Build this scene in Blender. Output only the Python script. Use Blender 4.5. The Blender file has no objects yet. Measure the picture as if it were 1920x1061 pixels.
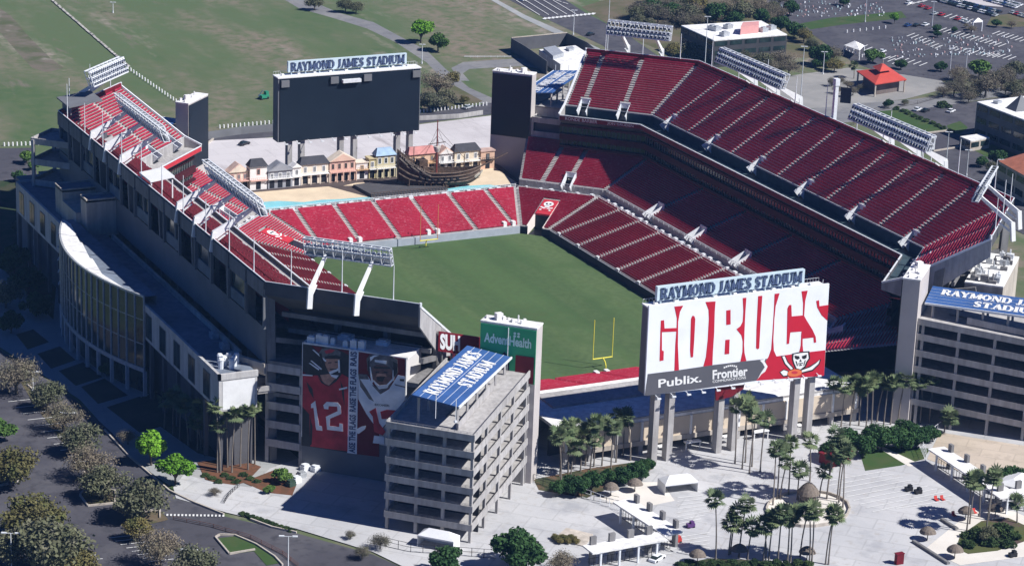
import bpy, math, random
import numpy as np
from mathutils import Vector, Matrix
random.seed(7); RNG = np.random.default_rng(7)
S = bpy.context.scene; COL = S.collection
# ---------------------------------------------------------------- camera (surveyed from the goal posts)
CP = np.array([-298.4913, -595.5591, 223.0775]); YAW, PIT, ROL, FOC = 0.4653, 0.3142, 0.0375, 4738.4744
def _rot():
    cy, sy, cp, sp = math.cos(YAW), math.sin(YAW), math.cos(PIT), math.sin(PIT)
    f = np.array([sy*cp, cy*cp, -sp]); r = np.array([cy, -sy, 0.]); u = np.cross(r, f)
    c, s = math.cos(ROL), math.sin(ROL)
    return c*r+s*u, -s*r+c*u, f
CR, CU, CF = _rot()
cam = bpy.data.cameras.new('camera'); co = bpy.data.objects.new('camera', cam); COL.objects.link(co)
co.matrix_world = Matrix(((CR[0], CU[0], -CF[0], CP[0]), (CR[1], CU[1], -CF[1], CP[1]), (CR[2], CU[2], -CF[2], CP[2]), (0, 0, 0, 1)))
cam.sensor_width = 36; cam.lens = FOC/1920*36; cam.clip_start = 5; cam.clip_end = 9000
S.camera = co
# ---------------------------------------------------------------- light
SUN_AZ, SUN_EL = math.radians(136), math.radians(45.5)
S.view_settings.view_transform = 'Standard'; S.view_settings.look = 'None'
S.view_settings.exposure = 0.4; S.view_settings.gamma = 1; S.view_settings.use_curve_mapping = False
w = bpy.data.worlds.new('World'); S.world = w; w.use_nodes = True
nt = w.node_tree; bg = nt.nodes['Background']; sk = nt.nodes.new('ShaderNodeTexSky')
sk.sky_type = 'NISHITA'; sk.sun_disc = False; sk.sun_elevation = SUN_EL; sk.sun_rotation = SUN_AZ
sk.air_density = 0.6; sk.dust_density = 0.1; sk.ozone_density = 5.0
tn = nt.nodes.new('ShaderNodeMixRGB'); tn.blend_type = 'MULTIPLY'; tn.inputs[0].default_value = 1; tn.inputs[2].default_value = (.24, .58, 1.22, 1)
nt.links.new(sk.outputs[0], tn.inputs[1]); nt.links.new(tn.outputs[0], bg.inputs[0]); bg.inputs[1].default_value = 0.05
sl = bpy.data.lights.new('sun', 'SUN'); sl.energy = 5.0; sl.angle = math.radians(0.5); sl.color = (1.0, 0.98, 0.955)
so = bpy.data.objects.new('sun', sl); COL.objects.link(so)
SD = Vector((math.sin(SUN_AZ)*math.cos(SUN_EL), math.cos(SUN_AZ)*math.cos(SUN_EL), math.sin(SUN_EL)))
so.rotation_euler = (-SD).to_track_quat('-Z', 'Y').to_euler(); so.location = (0, 0, 400)
# ---------------------------------------------------------------- helpers
def ray(x, y): return CF + CR*(x-960)/FOC - CU*(y-530.5)/FOC
def G(x, y, z=0.):                       # survey: pixel of the photograph -> point at height z
    d = ray(x, y); return CP + d*((z-CP[2])/d[2])
def PL(x, y, P0, N):                     # survey: pixel -> point on a given vertical plane
    d = ray(x, y); N = np.array(N, float); return CP + d*(((np.array(P0, float)-CP)@N)/(d@N))
def HG(b, y):                            # height of a vertical thing standing at b whose top is seen at row y
    lo, hi = 0., 150.
    for _ in range(40):
        m = (lo+hi)/2; q = np.array([b[0], b[1], b[2]+m])-CP
        if 530.5-FOC*(q@CU)/(q@CF) > y: lo = m
        else: hi = m
    return lo
ORG = {}
class MB:
    def __init__(s): s.v = []; s.f = []; s.m = []; s.mi = 0
    def poly(s, pts):
        n = len(s.v); s.v += [tuple(map(float, p)) for p in pts]; s.f.append(tuple(range(n, n+len(pts)))); s.m.append(s.mi)
    def faces(s, pts, fs):
        n = len(s.v); s.v += [tuple(map(float, p)) for p in pts]
        for f in fs: s.f.append(tuple(n+i for i in f)); s.m.append(s.mi)
    def hexa(s, a, b):                   # bottom ring a, top ring b
        n = len(a); fs = [tuple(range(n-1, -1, -1)), tuple(range(n, 2*n))]+[(i, (i+1) % n, n+(i+1) % n, n+i) for i in range(n)]
        s.faces(list(a)+list(b), fs)
    def box(s, x0, y0, z0, x1, y1, z1):
        x0, x1 = min(x0, x1), max(x0, x1); y0, y1 = min(y0, y1), max(y0, y1); z0, z1 = min(z0, z1), max(z0, z1)
        r = [(x0, y0), (x1, y0), (x1, y1), (x0, y1)]
        s.hexa([(x, y, z0) for x, y in r], [(x, y, z1) for x, y in r])
    def obox(s, c, a, b, z0, z1):        # centre (x,y), half vectors a, b
        c = np.array(c[:2], float); a = np.array(a, float); b = np.array(b, float)
        if a[0]*b[1]-a[1]*b[0] < 0: b = -b
        r = [c-a-b, c+a-b, c+a+b, c-a+b]
        s.hexa([(*q, z0) for q in r], [(*q, z1) for q in r])
    def prism(s, pl, z0, z1):
        pl = [np.array(q[:2], float) for q in pl]
        ar = sum(pl[i][0]*pl[(i+1) % len(pl)][1]-pl[(i+1) % len(pl)][0]*pl[i][1] for i in range(len(pl)))
        if ar < 0: pl = pl[::-1]
        s.hexa([(*q, z0) for q in pl], [(*q, z1) for q in pl])
    def slab(s, pts, off):               # polygon in space given a thickness vector
        pts = [np.array(q, float) for q in pts]; off = np.array(off, float)
        s.hexa([q for q in pts], [q+off for q in pts])
    def tube(s, p, q, r0, r1=None, n=6):
        p = np.array(p, float); q = np.array(q, float); r1 = r0 if r1 is None else r1
        d = q-p; L = np.linalg.norm(d)
        if L < 1e-6: return
        d /= L; a = np.cross(d, [0, 0, 1.] if abs(d[2]) < .9 else [1., 0, 0]); a /= np.linalg.norm(a); b = np.cross(d, a)
        R = [(math.cos(2*math.pi*i/n), math.sin(2*math.pi*i/n)) for i in range(n)]
        s.hexa([p+(a*c+b*t)*r0 for c, t in R], [q+(a*c+b*t)*r1 for c, t in R])
    def bar(s, p, q, w, h):              # rectangular bar from p to q
        p = np.array(p, float); q = np.array(q, float); d = q-p; d /= np.linalg.norm(d)
        a = np.cross(d, [0, 0, 1.] if abs(d[2]) < .95 else [1., 0, 0]); a /= np.linalg.norm(a); b = np.cross(a, d)
        R = [(-1, -1), (1, -1), (1, 1), (-1, 1)]
        s.hexa([p+a*c*w/2+b*t*h/2 for c, t in R], [q+a*c*w/2+b*t*h/2 for c, t in R])
    def build(s, name, mat, parent=None, smooth=False, **kw):
        me = bpy.data.meshes.new(name); o0 = np.array(ORG.get(parent.name, (0, 0, 0)) if parent else (0, 0, 0), float)
        v = np.array(s.v, np.float64)
        if parent is None and len(v):
            o0 = np.array([(v[:, 0].min()+v[:, 0].max())/2, (v[:, 1].min()+v[:, 1].max())/2, v[:, 2].min()])
        v = v-o0
        nl = sum(map(len, s.f)); me.vertices.add(len(v)); me.loops.add(nl); me.polygons.add(len(s.f))
        me.vertices.foreach_set('co', v.astype(np.float32).ravel())
        me.loops.foreach_set('vertex_index', np.array([i for f in s.f for i in f], np.int32))
        st = np.cumsum([0]+[len(f) for f in s.f[:-1]]).astype(np.int32) if s.f else np.zeros(0, np.int32)
        me.polygons.foreach_set('loop_start', st)
        me.polygons.foreach_set('loop_total', np.array([len(f) for f in s.f], np.int32))
        mats = mat if isinstance(mat, (list, tuple)) else [mat]
        for m in mats: me.materials.append(m)
        me.polygons.foreach_set('material_index', np.array(s.m, np.int32))
        me.polygons.foreach_set('use_smooth', np.full(len(s.f), bool(smooth)))
        me.update(calc_edges=True); me.validate()
        o = bpy.data.objects.new(name, me); COL.objects.link(o)
        if parent: o.parent = parent
        else: o.location = o0
        ORG[o.name] = tuple(o0)
        for k, x in kw.items(): o[k] = x
        return o
def thing(name, label, cat, loc=(0, 0, 0), group=None, **kw):
    o = bpy.data.objects.new(name, None); COL.objects.link(o); o.location = tuple(map(float, loc)); o.empty_display_size = .5
    ORG[o.name] = tuple(map(float, loc)); o['label'] = label; o['category'] = cat
    if group: o['group'] = group
    for k, x in kw.items(): o[k] = x
    return o
def tag(o, label, cat, group=None):
    o['label'] = label; o['category'] = cat
    if group: o['group'] = group
    return o
def dup(src, loc, rot=0., scale=1., label=None, group=None):
    c = src.copy(); COL.objects.link(c); c.location = tuple(map(float, loc)); c.rotation_euler = (0, 0, rot); c.scale = (scale,)*3 if np.isscalar(scale) else scale
    if label: c['label'] = label
    if group: c['group'] = group
    for ch in src.children:
        k = ch.copy(); COL.objects.link(k); k.parent = c
        for g in ch.children:
            h = g.copy(); COL.objects.link(h); h.parent = k
    return c
# ---------------------------------------------------------------- materials
def _new(name):
    m = bpy.data.materials.new(name); m.use_nodes = True; t = m.node_tree; b = t.nodes['Principled BSDF']; return m, t, b
def _noise(t, scale, detail=3., rough=.55, vec=None, stretch=None):
    n = t.nodes.new('ShaderNodeTexNoise'); n.inputs['Scale'].default_value = scale; n.inputs['Detail'].default_value = detail; n.inputs['Roughness'].default_value = rough
    tc = t.nodes.new('ShaderNodeNewGeometry'); out = tc.outputs['Position']
    if stretch:
        mp = t.nodes.new('ShaderNodeMapping'); mp.inputs['Scale'].default_value = stretch[:3]
        if len(stretch) > 3: mp.inputs['Rotation'].default_value = (0, 0, stretch[3])
        t.links.new(out, mp.inputs[0]); out = mp.outputs[0]
    t.links.new(out, n.inputs['Vector']); return n.outputs['Fac']
def _ramp(t, src, stops):
    r = t.nodes.new('ShaderNodeValToRGB'); e = r.color_ramp.elements
    while len(e) < len(stops): e.new(.5)
    for i, (p, c) in enumerate(stops): e[i].position = p; e[i].color = (*c, 1)
    t.links.new(src, r.inputs[0]); return r.outputs[0]
def _mix(t, a, b, fac, mode='MIX'):
    m = t.nodes.new('ShaderNodeMixRGB'); m.blend_type = mode
    for s, x in ((0, fac), (1, a), (2, b)):
        if hasattr(x, 'default_value') or hasattr(x, 'links'): t.links.new(x, m.inputs[s])
        elif np.isscalar(x): m.inputs[s].default_value = x
        else: m.inputs[s].default_value = (*x, 1)
    return m.outputs[0]
def M(name, col, rough=.75, var=.18, sc=.35, sc2=None, metal=0., spec=.3, stretch=None):
    m, t, b = _new(name); c = np.array(col, float)
    out = _ramp(t, _noise(t, sc, 4, .6, stretch=stretch), [(.3, np.clip(c*(1-var), 0, 1)), (.7, np.clip(c*(1+var), 0, 1))])
    if sc2:
        out = _mix(t, out, _ramp(t, _noise(t, sc2*1.3, 4, .6, stretch=(1, 1, .10)), [(.36, (.70, .69, .68)), (.62, (1.14,)*3)]), .6, 'MULTIPLY')
        out = _mix(t, out, _ramp(t, _noise(t, .9, 3, .6), [(.3, (.9,)*3), (.7, (1.08,)*3)]), .7, 'MULTIPLY')
    t.links.new(out, b.inputs['Base Color']); b.inputs['Roughness'].default_value = rough; b.inputs['Metallic'].default_value = metal
    b.inputs['Specular IOR Level'].default_value = spec
    return m
def M3(name, layers, rough=.9):          # layered ground: first colour then (colour, noise scale, lo, hi[, stretch])
    m, t, b = _new(name); out = layers[0]
    for L in layers[1:]:
        st = L[4] if len(L) > 4 else None
        f = _ramp(t, _noise(t, L[1], 5, .62, stretch=st), [(L[2], (0, 0, 0)), (L[3], (1, 1, 1))])
        out = _mix(t, out, L[0], f)
    t.links.new(out, b.inputs['Base Color']); b.inputs['Roughness'].default_value = rough; b.inputs['Specular IOR Level'].default_value = .15
    return m
def leafmat(name, c1, c2, c3=None, trans=.12):
    m, t, b = _new(name)
    out = _ramp(t, _noise(t, .55, 3, .6), [(.3, c1), (.68, c2)])
    oi = t.nodes.new('ShaderNodeObjectInfo'); r = _ramp(t, oi.outputs['Random'], [(0., (.75, .78, .8)), (1., (1.25, 1.18, 1.1))])
    out = _mix(t, out, r, 1., 'MULTIPLY')
    if c3: out = _mix(t, out, c3, _ramp(t, _noise(t, .25, 2), [(.5, (0, 0, 0)), (.75, (1, 1, 1))]))
    t.links.new(out, b.inputs['Base Color']); b.inputs['Roughness'].default_value = .8; b.inputs['Specular IOR Level'].default_value = .12
    tr = t.nodes.new('ShaderNodeBsdfTranslucent'); t.links.new(out, tr.inputs[0]); mx = t.nodes.new('ShaderNodeMixShader'); mx.inputs[0].default_value = trans
    t.links.new(b.outputs[0], mx.inputs[1]); t.links.new(tr.outputs[0], mx.inputs[2]); t.links.new(mx.outputs[0], t.nodes['Material Output'].inputs[0])
    return m
def seatmat(name, col, pale):
    m, t, b = _new(name)
    base = _ramp(t, _noise(t, .12, 3), [(.3, np.array(col)*.85), (.7, np.array(col)*1.15)])
    sp = _ramp(t, _noise(t, 1.1, 2, .7), [(.52, (0, 0, 0)), (.75, (1, 1, 1))])
    out = _mix(t, base, pale, _mix(t, (0, 0, 0), sp, .4))
    t.links.new(out, b.inputs['Base Color']); b.inputs['Roughness'].default_value = .45; b.inputs['Specular IOR Level'].default_value = .35
    return m
def glass(name, col, rough=.12, sc=.4):
    m, t, b = _new(name); c = np.array(col)
    out = _ramp(t, _noise(t, sc, 3, .6, stretch=(1, 1, .4)), [(.35, c*.5), (.7, c*1.6)])
    t.links.new(out, b.inputs['Base Color']); b.inputs['Roughness'].default_value = rough; b.inputs['Specular IOR Level'].default_value = .6
    return m
CONC = M('concrete', (.40, .385, .375), .85, .14, .08, .7)
CONCD = M('concrete_grey', (.20, .195, .195), .85, .15, .1, .6)
CONCB = M('concrete_beige', (.47, .42, .36), .85, .12, .1, .5)
STEP = M('aisle_concrete', (.55, .50, .47), .85, .1, .8)
WHITE = M('white_paint', (.78, .78, .77), .5, .07, .4)
STEEL = M('white_steel', (.70, .72, .74), .45, .12, 1.2)
GALV = M('galvanised_steel', (.42, .44, .46), .45, .2, 1.5, metal=.3)
DARK = M('dark_recess', (.016, .018, .024), .7, .3, .5)
NAVY = M('navy_padding', (.016, .024, .045), .6, .25, .4)
GREY = M('grey_cladding', (.16, .165, .175), .65, .12, .15)
ROOFW = M('white_roof', (.80, .79, .77), .7, .1, .07, .5)
ROOFG = M('grey_roof', (.17, .20, .25), .8, .25, .06, .4)
BLUE = M('blue_canopy', (.045, .11, .29), .45, .15, .2)
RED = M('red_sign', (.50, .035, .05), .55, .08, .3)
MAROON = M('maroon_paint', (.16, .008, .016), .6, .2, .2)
SEAT = seatmat('red_seats', (.38, .016, .045), (.62, .22, .28))
PINKW = M('warm_white', (.74, .66, .62), .7, .07, .3)
WOODD = M('dark_wood', (.085, .056, .040), .8, .45, .9)
GLASSD = glass('dark_glass', (.02, .035, .035))
YELLOW = M('yellow_paint', (.80, .72, .10), .4, .05, 1.)
BLACK = M('black_metal', (.02, .02, .022), .5, .2, 1.)
SCREEN = M('dark_screen', (.012, .019, .030), .35, .12, .1)
# ---------------------------------------------------------------- text
SER = {  # serif capitals: strokes (x0,y0,x1,y1,width) in a unit-high cell, cell width first
 'R': (.78, [(.16, 0, .16, 1, .17), (.16, .95, .5, .95, .08), (.16, .5, .5, .5, .08), (.6, .55, .6, .9, .16), (.42, .5, .7, 0, .16)], [(.16, 0), (.16, 1), (.72, 0)]),
 'A': (.82, [(.14, 0, .42, 1, .08), (.42, 1, .7, 0, .18), (.25, .34, .6, .34, .07)], [(.13, 0), (.71, 0)]),
 'Y': (.80, [(.1, 1, .41, .48, .17), (.7, 1, .41, .48, .08), (.41, 0, .41, .5, .17)], [(.1, 1), (.71, 1), (.41, 0)]),
 'M': (1.0, [(.14, 0, .14, 1, .08), (.16, 1, .49, .1, .18), (.49, .1, .82, 1, .08), (.86, 0, .86, 1, .17)], [(.14, 0), (.13, 1), (.87, 1), (.86, 0)]),
 'O': (.86, [(.15, .28, .15, .72, .18), (.71, .28, .71, .72, .18), (.17, .75, .43, .96, .12), (.43, .96, .69, .75, .12), (.17, .25, .43, .04, .12), (.43, .04, .69, .25, .12)], []),
 'N': (.88, [(.15, 0, .15, 1, .08), (.17, 1, .73, 0, .18), (.73, 0, .73, 1, .08)], [(.15, 0), (.13, 1), (.74, 1)]),
 'D': (.84, [(.16, 0, .16, 1, .17), (.16, .95, .5, .95, .08), (.16, .05, .5, .05, .08), (.69, .28, .69, .72, .17), (.48, .95, .68, .74, .11), (.48, .05, .68, .26, .11)], [(.16, 0), (.16, 1)]),
 'J': (.52, [(.33, .2, .33, 1, .17), (.33, .2, .18, .02, .12), (.18, .02, .06, .12, .12)], [(.33, 1)]),
 'E': (.70, [(.16, 0, .16, 1, .17), (.16, .95, .62, .95, .09), (.16, .05, .64, .05, .09), (.16, .5, .48, .5, .08), (.6, .8, .6, .98, .08), (.62, .02, .62, .22, .08)], [(.16, 0), (.16, 1)]),
 'S': (.64, [(.16, .58, .16, .88, .15), (.18, .94, .5, .94, .1), (.52, .76, .52, .96, .08), (.18, .62, .48, .38, .17), (.48, .12, .48, .42, .15), (.14, .06, .46, .06, .1), (.12, .04, .12, .26, .08)], []),
 'T': (.76, [(.38, 0, .38, 1, .17), (.08, .95, .68, .95, .09), (.09, .76, .09, .96, .07), (.67, .76, .67, .96, .07)], [(.38, 0)]),
 'I': (.40, [(.2, 0, .2, 1, .17)], [(.2, 0), (.2, 1)]),
 'U': (.84, [(.16, .25, .16, 1, .17), (.68, .25, .68, 1, .08), (.18, .24, .42, .04, .12), (.42, .04, .66, .24, .1)], [(.16, 1), (.68, 1)]), ' ': (.38, [], [])}
def serif(mb, text, o, u, v, n, width, height, th=.12, bold=1.):
    """serif lettering on the plane o + a*u + b*v, raised along n; fitted to width x height"""
    o, u, v, n = (np.array(q, float) for q in (o, u, v, n)); tot = sum(SER[c][0] for c in text); sx = width/tot; x = 0
    def q(x0, y0, x1, y1, w):
        a = np.array([x0*sx, y0*height]); b = np.array([x1*sx, y1*height]); d = b-a; L = np.hypot(*d); d = d/L; p = np.array([-d[1], d[0]])*w*bold*min(sx, height)/2*1.15
        mb.slab([o+u*k[0]+v*k[1] for k in (a-p, b-p, b+p, a+p)], n*th)
    for c in text:
        wd, st, se = SER[c]
        for (a, b, cc, d, w_) in st: q(x+a, b, x+cc, d, w_)
        for (a, b) in se: q(x+a-.16, b+(.03 if b < .5 else -.03), x+a+.16, b+(.03 if b < .5 else -.03), .07)
        x += wd
_tc = {}
def textmesh(s, bold=0.):
    k = (s, bold)
    if k in _tc: return _tc[k]
    cu = bpy.data.curves.new('lettering', 'FONT'); cu.body = s; cu.offset = bold; cu.resolution_u = 3
    ob = bpy.data.objects.new('lettering', cu); COL.objects.link(ob)
    dg = bpy.context.evaluated_depsgraph_get(); me = ob.evaluated_get(dg).to_mesh()
    v = np.array([x.co[:2] for x in me.vertices]); f = [tuple(p.vertices) for p in me.polygons]
    ob.evaluated_get(dg).to_mesh_clear(); bpy.data.objects.remove(ob); bpy.data.curves.remove(cu)
    _tc[k] = ((v-v.min(0))/(v.max(0)-v.min(0)), f); return _tc[k]
def text(mb, s, o, u, v, bold=0.):       # text filling the parallelogram o, u, v
    V, F = textmesh(s, bold); o, u, v = (np.array(q, float) for q in (o, u, v))
    mb.faces([o+u*a+v*b for a, b in V], F)
# ---------------------------------------------------------------- the octagon of the bowl
CY = -2.0; R2 = math.sqrt(2)
def pos(seg, t, d, z):
    k = seg[0]
    if k == 'E': return (seg[1]*(39.5+d), CY+t, z)
    if k == 'N': return (t*seg[1], CY+seg[1]*(62.3+d), z)
    sx, sy = seg[1:]; q = 67.2+d
    return ((sx*q-sx*t)/R2, CY+(sy*q+sy*t)/R2, z)
def lim(seg, d, te=None):
    if seg[0] == 'E': return (-(55.5+.414*d), 55.5+.414*d)
    if seg[0] == 'N': return (-(32.7+.414*d), 32.7+.414*d)
    return (11.3-.414*d, te(d) if te else 20.9+.414*d)
def sweep(mb, seg, prof, te=None, closed=False, caps=False):
    P = list(prof); n = len(P); A = []; B = []
    for d, z in P:
        a, b = lim(seg, d, te); A.append(pos(seg, a, d, z)); B.append(pos(seg, b, d, z))
    for i in range(n if closed else n-1):
        j = (i+1) % n; mb.poly([A[i], B[i], B[j], A[j]])
    if caps: mb.poly(A); mb.poly(B[::-1])
def spans(lo, hi, cuts):
    out = []; x = lo
    for a, b in sorted(cuts):
        if b <= lo or a >= hi: continue
        if a > x+.05: out.append((x, a))
        x = max(x, b)
    if x < hi-.05: out.append((x, hi))
    return out
def terrace(mc, ms, seg, d0, d1, n, z0, z1, aisles=(), holes=(), te=None):
    """n stepped rows with continuous lines of tip-up seats, broken at the aisles"""
    dd = (d1-d0)/n; dz = (z1-z0)/n
    for k in range(n):
        d = d0+k*dd; z = z0+k*dz; e = d+dd
        l0, h0 = lim(seg, d, te); l1, h1 = lim(seg, e, te)
        cuts = [(a-w_, a+w_) for a, w_, dm in holes if d < dm]
        def put(t0, t1):
            x0 = l0 if t0 <= l0 else t0; x1 = l1 if t0 <= l0 else t0; y0 = h0 if t1 >= h0 else t1; y1 = h1 if t1 >= h0 else t1
            mc.faces([pos(seg, x0, d, z), pos(seg, y0, d, z), pos(seg, x0, d, z+dz), pos(seg, y0, d, z+dz), pos(seg, x1, e, z+dz), pos(seg, y1, e, z+dz)], [(0, 1, 3, 2), (2, 3, 5, 4)])
        for t0, t1 in spans(min(l0, l1), max(h0, h1), cuts): put(t0, t1)
        lm, hm = lim(seg, d+.5*dd, te)
        cs = cuts+[(a-.82, a+.82) for a in aisles]
        q = dd/.85; zt = z+dz
        pr = [(d+.50*q, zt+.26), (d+.44*q, zt+.56), (d+.50*q, zt+.86), (d+.54*q, zt+.89), (d+.57*q, zt+.87), (d+.58*q, zt+.26)]
        for t0, t1 in spans(lm+.8, hm-.8, cs):
            A = [pos(seg, t0, *p) for p in pr]; B = [pos(seg, t1, *p) for p in pr]
            ms.faces(A+B, [(i, (i+1) % 6, 6+(i+1) % 6, 6+i) for i in range(6)]+[(5, 4, 3, 2, 1, 0), (6, 7, 8, 9, 10, 11)])
def aisle(mb, seg, t, d0, d1, n, z0, z1, w_=.74, ks=0):
    dd = (d1-d0)/n; dz = (z1-z0)/n
    for k in range(ks, n):
        d = d0+k*dd; z = z0+k*dz; m = d+dd*.5
        for a, b, za, zb in ((d, m, z+.02, z+dz*.5+.05), (m, d+dd, z+dz*.5+.05, z+dz+.05)):
            mb.faces([pos(seg, t-w_, a, za), pos(seg, t+w_, a, za), pos(seg, t-w_, a, zb), pos(seg, t+w_, a, zb), pos(seg, t-w_, b, zb), pos(seg, t+w_, b, zb)], [(0, 1, 3, 2), (2, 3, 5, 4)])
def mitre_aisle(mb, sx, sy, kind, d0, d1, n, z0, z1):
    """aisle running up the corner between two banks of rows"""
    dd = (d1-d0)/n; dz = (z1-z0)/n
    f = (lambda d: np.array([sx*(39.5+d), CY+sy*(55.5+.414*d)])) if kind == 'E' else (lambda d: np.array([sx*(32.7+.414*d), CY+sy*(62.3+d)]))
    a = f(d1)-f(d0); a /= np.hypot(*a); p = np.array([-a[1], a[0]])*.75
    for k in range(n):
        d = d0+k*dd; z = z0+k*dz; m = d+dd*.5
        for x, y, za, zb in ((d, m, z, z+dz*.5+.06), (m, d+dd, z+dz*.5+.06, z+dz+.06)):
            q, r = f(x), f(y)
            mb.faces([(*(q-p), za), (*(q+p), za), (*(q-p), zb), (*(q+p), zb), (*(r-p), zb), (*(r+p), zb)], [(0, 1, 3, 2), (2, 3, 5, 4)])
TEU = lambda d: 21.7
TEC = lambda d: 29.6+.25*(d-24) if d > 24 else 29.6
def skull_panel(par, o, u, v, n):
    """white skull over crossed bones on a red hatch roof; o centre, u right, v up"""
    o, u, v, n = (np.array(q, float) for q in (o, u, v, n))
    def disc(mb, cx, cy, rx, ry, h, k=18): mb.poly([o+u*(cx+rx*math.cos(2*math.pi*i/k))+v*(cy+ry*math.sin(2*math.pi*i/k))+n*h for i in range(k)])
    mb = MB(); disc(mb, 0, 2.0, 1.55, 1.5, .05); mb.poly([o+u*a+v*b+n*.05 for a, b in ((-.9, .9), (.9, .9), (.7, -.1), (-.7, -.1))])
    for s in (-1, 1): mb.poly([o+u*a*s+v*b+n*.045 for a, b in ((-2.0, -1.6), (-1.6, -2.1), (2.1, -.3), (1.8, .2))])
    mb.build('skull_emblem', WHITE, par)
    mb = MB(); disc(mb, -.55, 2.0, .38, .42, .09, 10); disc(mb, .55, 2.0, .38, .42, .09, 10); mb.poly([o+u*a+v*b+n*.09 for a, b in ((-.2, 1.1), (.2, 1.1), (0, 1.5))]); mb.build('skull_eyes', DARK, par)
    mb = MB(); disc(mb, 0, -1.5, 1.2, .6, .1, 14); mb.build('football_emblem', RED, par)
def tunnel(par, sx, sy):
    seg = ('D', sx, sy); tc = 16.1; hw = 2.3
    m = MB()
    for s in (-1, 1):
        a = tc+s*hw; b = tc+s*(hw+.45)
        q = [(0, 0), (0, 2.9), (15.5, 6.9), (15.5, 2)]
        m.hexa([pos(seg, a, *k) for k in q], [pos(seg, b, *k) for k in q])
    m.build('tunnel_wall', PINKW, par)
    m = MB(); m.poly([pos(seg, tc-hw, 7.2, 0), pos(seg, tc+hw, 7.2, 0), pos(seg, tc+hw, 7.2, 5), pos(seg, tc-hw, 7.2, 5)]); m.poly([pos(seg, tc-hw, 0, .05), pos(seg, tc+hw, 0, .05), pos(seg, tc+hw, 7.2, .05), pos(seg, tc-hw, 7.2, .05)]); m.build('tunnel_mouth', DARK, par)
    m = MB(); q = [(7.0, 4.6), (7.0, 5.1), (15.5, 7.3), (15.5, 6.8)]
    m.hexa([pos(seg, tc-hw, *k) for k in q], [pos(seg, tc+hw, *k) for k in q]); r = m.build('tunnel_roof', RED, par)
    P = np.array(pos(seg, tc, 11.0, 6.15)); U = np.array(pos(seg, tc+1, 0, 0))-np.array(pos(seg, tc, 0, 0)); V = np.array(pos(seg, tc, 8.5, 2.2))-np.array(pos(seg, tc, 0, 0)); V /= np.linalg.norm(V); N = np.cross(U, V); N = N if N[2] > 0 else -N
    skull_panel(r, P, U*(1 if sx > 0 else 1), V, N)
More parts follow.
